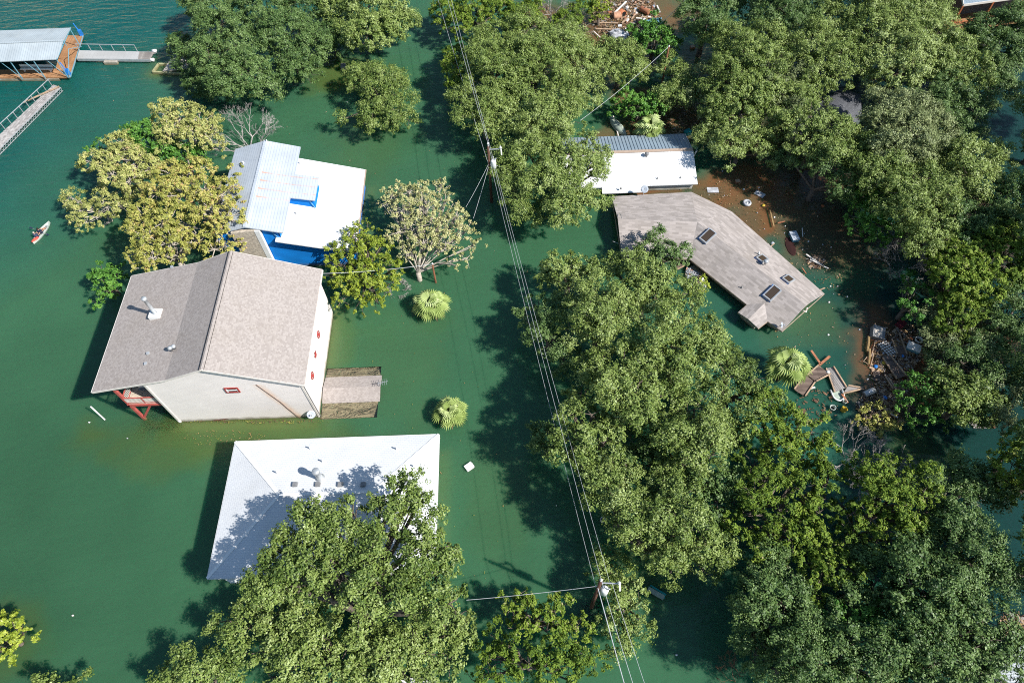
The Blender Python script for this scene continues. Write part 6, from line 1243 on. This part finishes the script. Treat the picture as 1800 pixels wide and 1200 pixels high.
for k in range(46):                                # jumbled household items in the debris field, too small to tell apart
    a = rr.uniform(0, 6.28); q = math.sqrt(rr.random()); px, py = 1110+48*q*math.cos(a), 24+26*q*math.sin(a); p = at(px, py, .12); m = CR[k % len(CR)]; L = rr.uniform(.2, .6)
    mb = MB(); (mb.box(p, (L, L*rr.uniform(.4, .9), rr.uniform(.1, .3)), rr.uniform(0, 3), tilt=(rr.uniform(-.4, .4), rr.uniform(-.4, .4))) if k % 3 else mb.lathe(p, [(L*.25, -.1), (L*.32, .0), (L*.28, .2), (L*.1, .26)], 9))
    solo(mb, 'flotsam_item', m, 'small battered household item jumbled in the debris field', 'flotsam', p, 'flotsam in the debris field')
WB = [(738/5.715+1220, 915/5.715+270), (1358, 427), (1361, 382), (1343.5, 402.6), (1380, 397.7), (1378.5, 410), (1421, 424.5), (1447, 458), (1433, 456), (1414, 411), (1459.5, 503), (1465, 516.5), (1457, 531), (1489, 521.5), (1472, 503), (1253, 1), (1246, 343), (1273, 344), (1307, 333), (1331, 374), (1410.5, 439), (1334, 330), (1390, 414), (1446, 430), (1461, 435),
      z6(1023, 115), z6(695, 170), z6(870, 488), z6(1270, 205), z6(1295, 218), z6(1300, 250), z6(1245, 280), z6(1258, 325), z6(1275, 368), z6(1130, 595), z6(1110, 638), z6(865, 1182), z6(1155, 130), (978, 888), (610, 180), (1143, 972), (1189, 1150), (157, 742), (224, 770), (128, 1081/1.0), (1270, 301), (1200, 340)]
for k, (px, py) in enumerate(WB):
    p = at(px, py, .03); s = rr.uniform(.09, .22) if k > 1 else .35; mb = MB().lathe(p-Vector((0, 0, .05)), [(s*.35, 0), (s*.5, .05), (s*.3, .14), (s*.05, .17)], 8)
    mb.v = [(p.x+(v[0]-p.x)*1.3, v[1], v[2]) for v in mb.v]
    solo(mb, 'floating_litter', ['trim', 'dish', 'white', 'stone'][k % 4], 'small pale scrap of litter afloat on the flood', 'litter', p, 'scraps of floating litter')
for (px, py), m, lab in ((z6(1197, 503), 'blue', 'bright blue plastic scrap on the debris mat'), (z6(1295, 832), 'blue', 'blue plastic scrap south of the grey barrel'), (z6(1280, 465), 'yellow', 'tiny yellow plastic scrap on the long dark deck section'), (z6(1477, 392), 'blue', 'tiny blue scrap right of the small dark deck section'), ((1342, 361), 'yellow', 'yellow plastic scrap floating near the tyre'), (z6(1567, 210), 'orange_paint', 'orange plastic scrap near the round pale tub'), ((1446, 362), 'orange_paint', 'thin orange-red float in the shadowed water')):
    p = at(px, py, .1); solo(MB().lathe(p-Vector((0, 0, .05)), [(.16, 0), (.22, .07), (.1, .16)], 8), 'plastic_scrap', m, lab, 'litter', p)
# stone heap
p = at(1224, 487, 0); o = thing('stone_heap', 'heap of grey stones in a concrete kerb beside the skylight house', 'stone heap', p)
q = [at(x, y, .25) for x, y in ((1205, 471), (1222, 466), (1246, 488), (1238, 512), (1224, 520), (1204, 500))]
part(MB().slab(q[::-1], 1.5), 'kerb', 'concrete', o); mb = MB(); rr = random.Random(3)
for k in range(260):
    a, b = rr.random(), rr.random(); c = at(1207+33*a, 470+38*b, .3)
    if b > 1.15-abs(a-.3)*.3 or b < a*.55-.05: continue
    s = rr.uniform(.07, .2); mb.box(c+Vector((0, 0, rr.uniform(0, .12))), (s*1.5, s, s), rr.uniform(0, 3), 0 if rr.random() < .93 else 1, (rr.uniform(-.6, .6), rr.uniform(-.6, .6)))
part(mb, 'stones', ['stone', 'stone_o'], o)
for px, py, m, lab in ((1229, 487.5, 'stone_o', 'orange clay lump on the stone heap, the upper one'), (1224, 497, 'red_paint', 'pinkish clay lump on the stone heap, the lower one')):
    p = at(px, py, .5); solo(MB().lathe(p-Vector((0, 0, .15)), [(.2, 0), (.28, .1), (.2, .25), (.05, .3)], 9), 'clay_pot', m, lab, 'pot', p, smooth=True)
p = at(1234, 491, .5); solo(MB().box(p, (.6, .28, .18), .1), 'block', 'white', 'white block on the stone heap', 'block', p)
panel([(1184, 463), (1205, 455), (1216, 461), (1190, 474)], 'reddish plank platform between the stone heap and the small round oak', 'brown_wood', .2)
# bench-like green frame
p = at(1155, 1040, .1); o = thing('dock_bench', 'pale green metal bench frame awash beside the lone round oak', 'bench', p)
a, b = at(1139, 1034, .12), at(1167, 1050, .12); part(MB().bar(a, b, .42, .06), 'seat', 'canoe', o); a, b = at(1143, 1028, .2), at(1171, 1045, .2); part(MB().bar(a, b, .12, .12), 'backrest', 'teal', o); part(MB().bar(at(1141, 1030, .1), at(1141, 1036, .1), .08).bar(at(1168, 1046, .1), at(1168, 1051, .1), .08), 'end_bar', 'teal', o)
# wall rope, driftwood, pvc near the taupe house
solo(MB().tube([(-23.15, 30.76, 6.75), (-22.7, 30.76, 5.4), (-22.0, 30.76, 3.3), (-21.75, 30.76, 2.1), (-21.1, 30.7, .1), (-20.7, 30.2, -.1)], .022, 6), 'rope', 'pole_wood', 'brown rope hanging down the cream wall with rust stains round it', 'rope', (-22, 30.7, 3))
a, b = at(375, 739, .1), at(411, 733, .35); solo(MB().tube([a, a.lerp(b, .7), b], [.06, .09, .05], 7), 'driftwood', 'pole_wood', 'dark curved stick floating against the cream wall', 'driftwood', a)
p = at(317, 740, 0); o = thing('jug', 'small white jug bobbing at the corner of the cream wall', 'jug', p); part(MB().lathe(p, [(.12, -.1), (.18, .02), (.18, .3), (.06, .4), (.06, .48)], 10), 'body', 'white', o, True); part(MB().lathe(p+Vector((0, 0, .47)), [(.07, 0), (.07, .06)], 8), 'cap', 'blue', o)
# teal bin and mower-like thing at the bungalow corner
p = at(1208, 236, .2); cooler(1208, 236, 'teal', 'teal', 'teal bin behind the corner of the metal-roofed bungalow', .8, .6, .5, .6, 'bin')
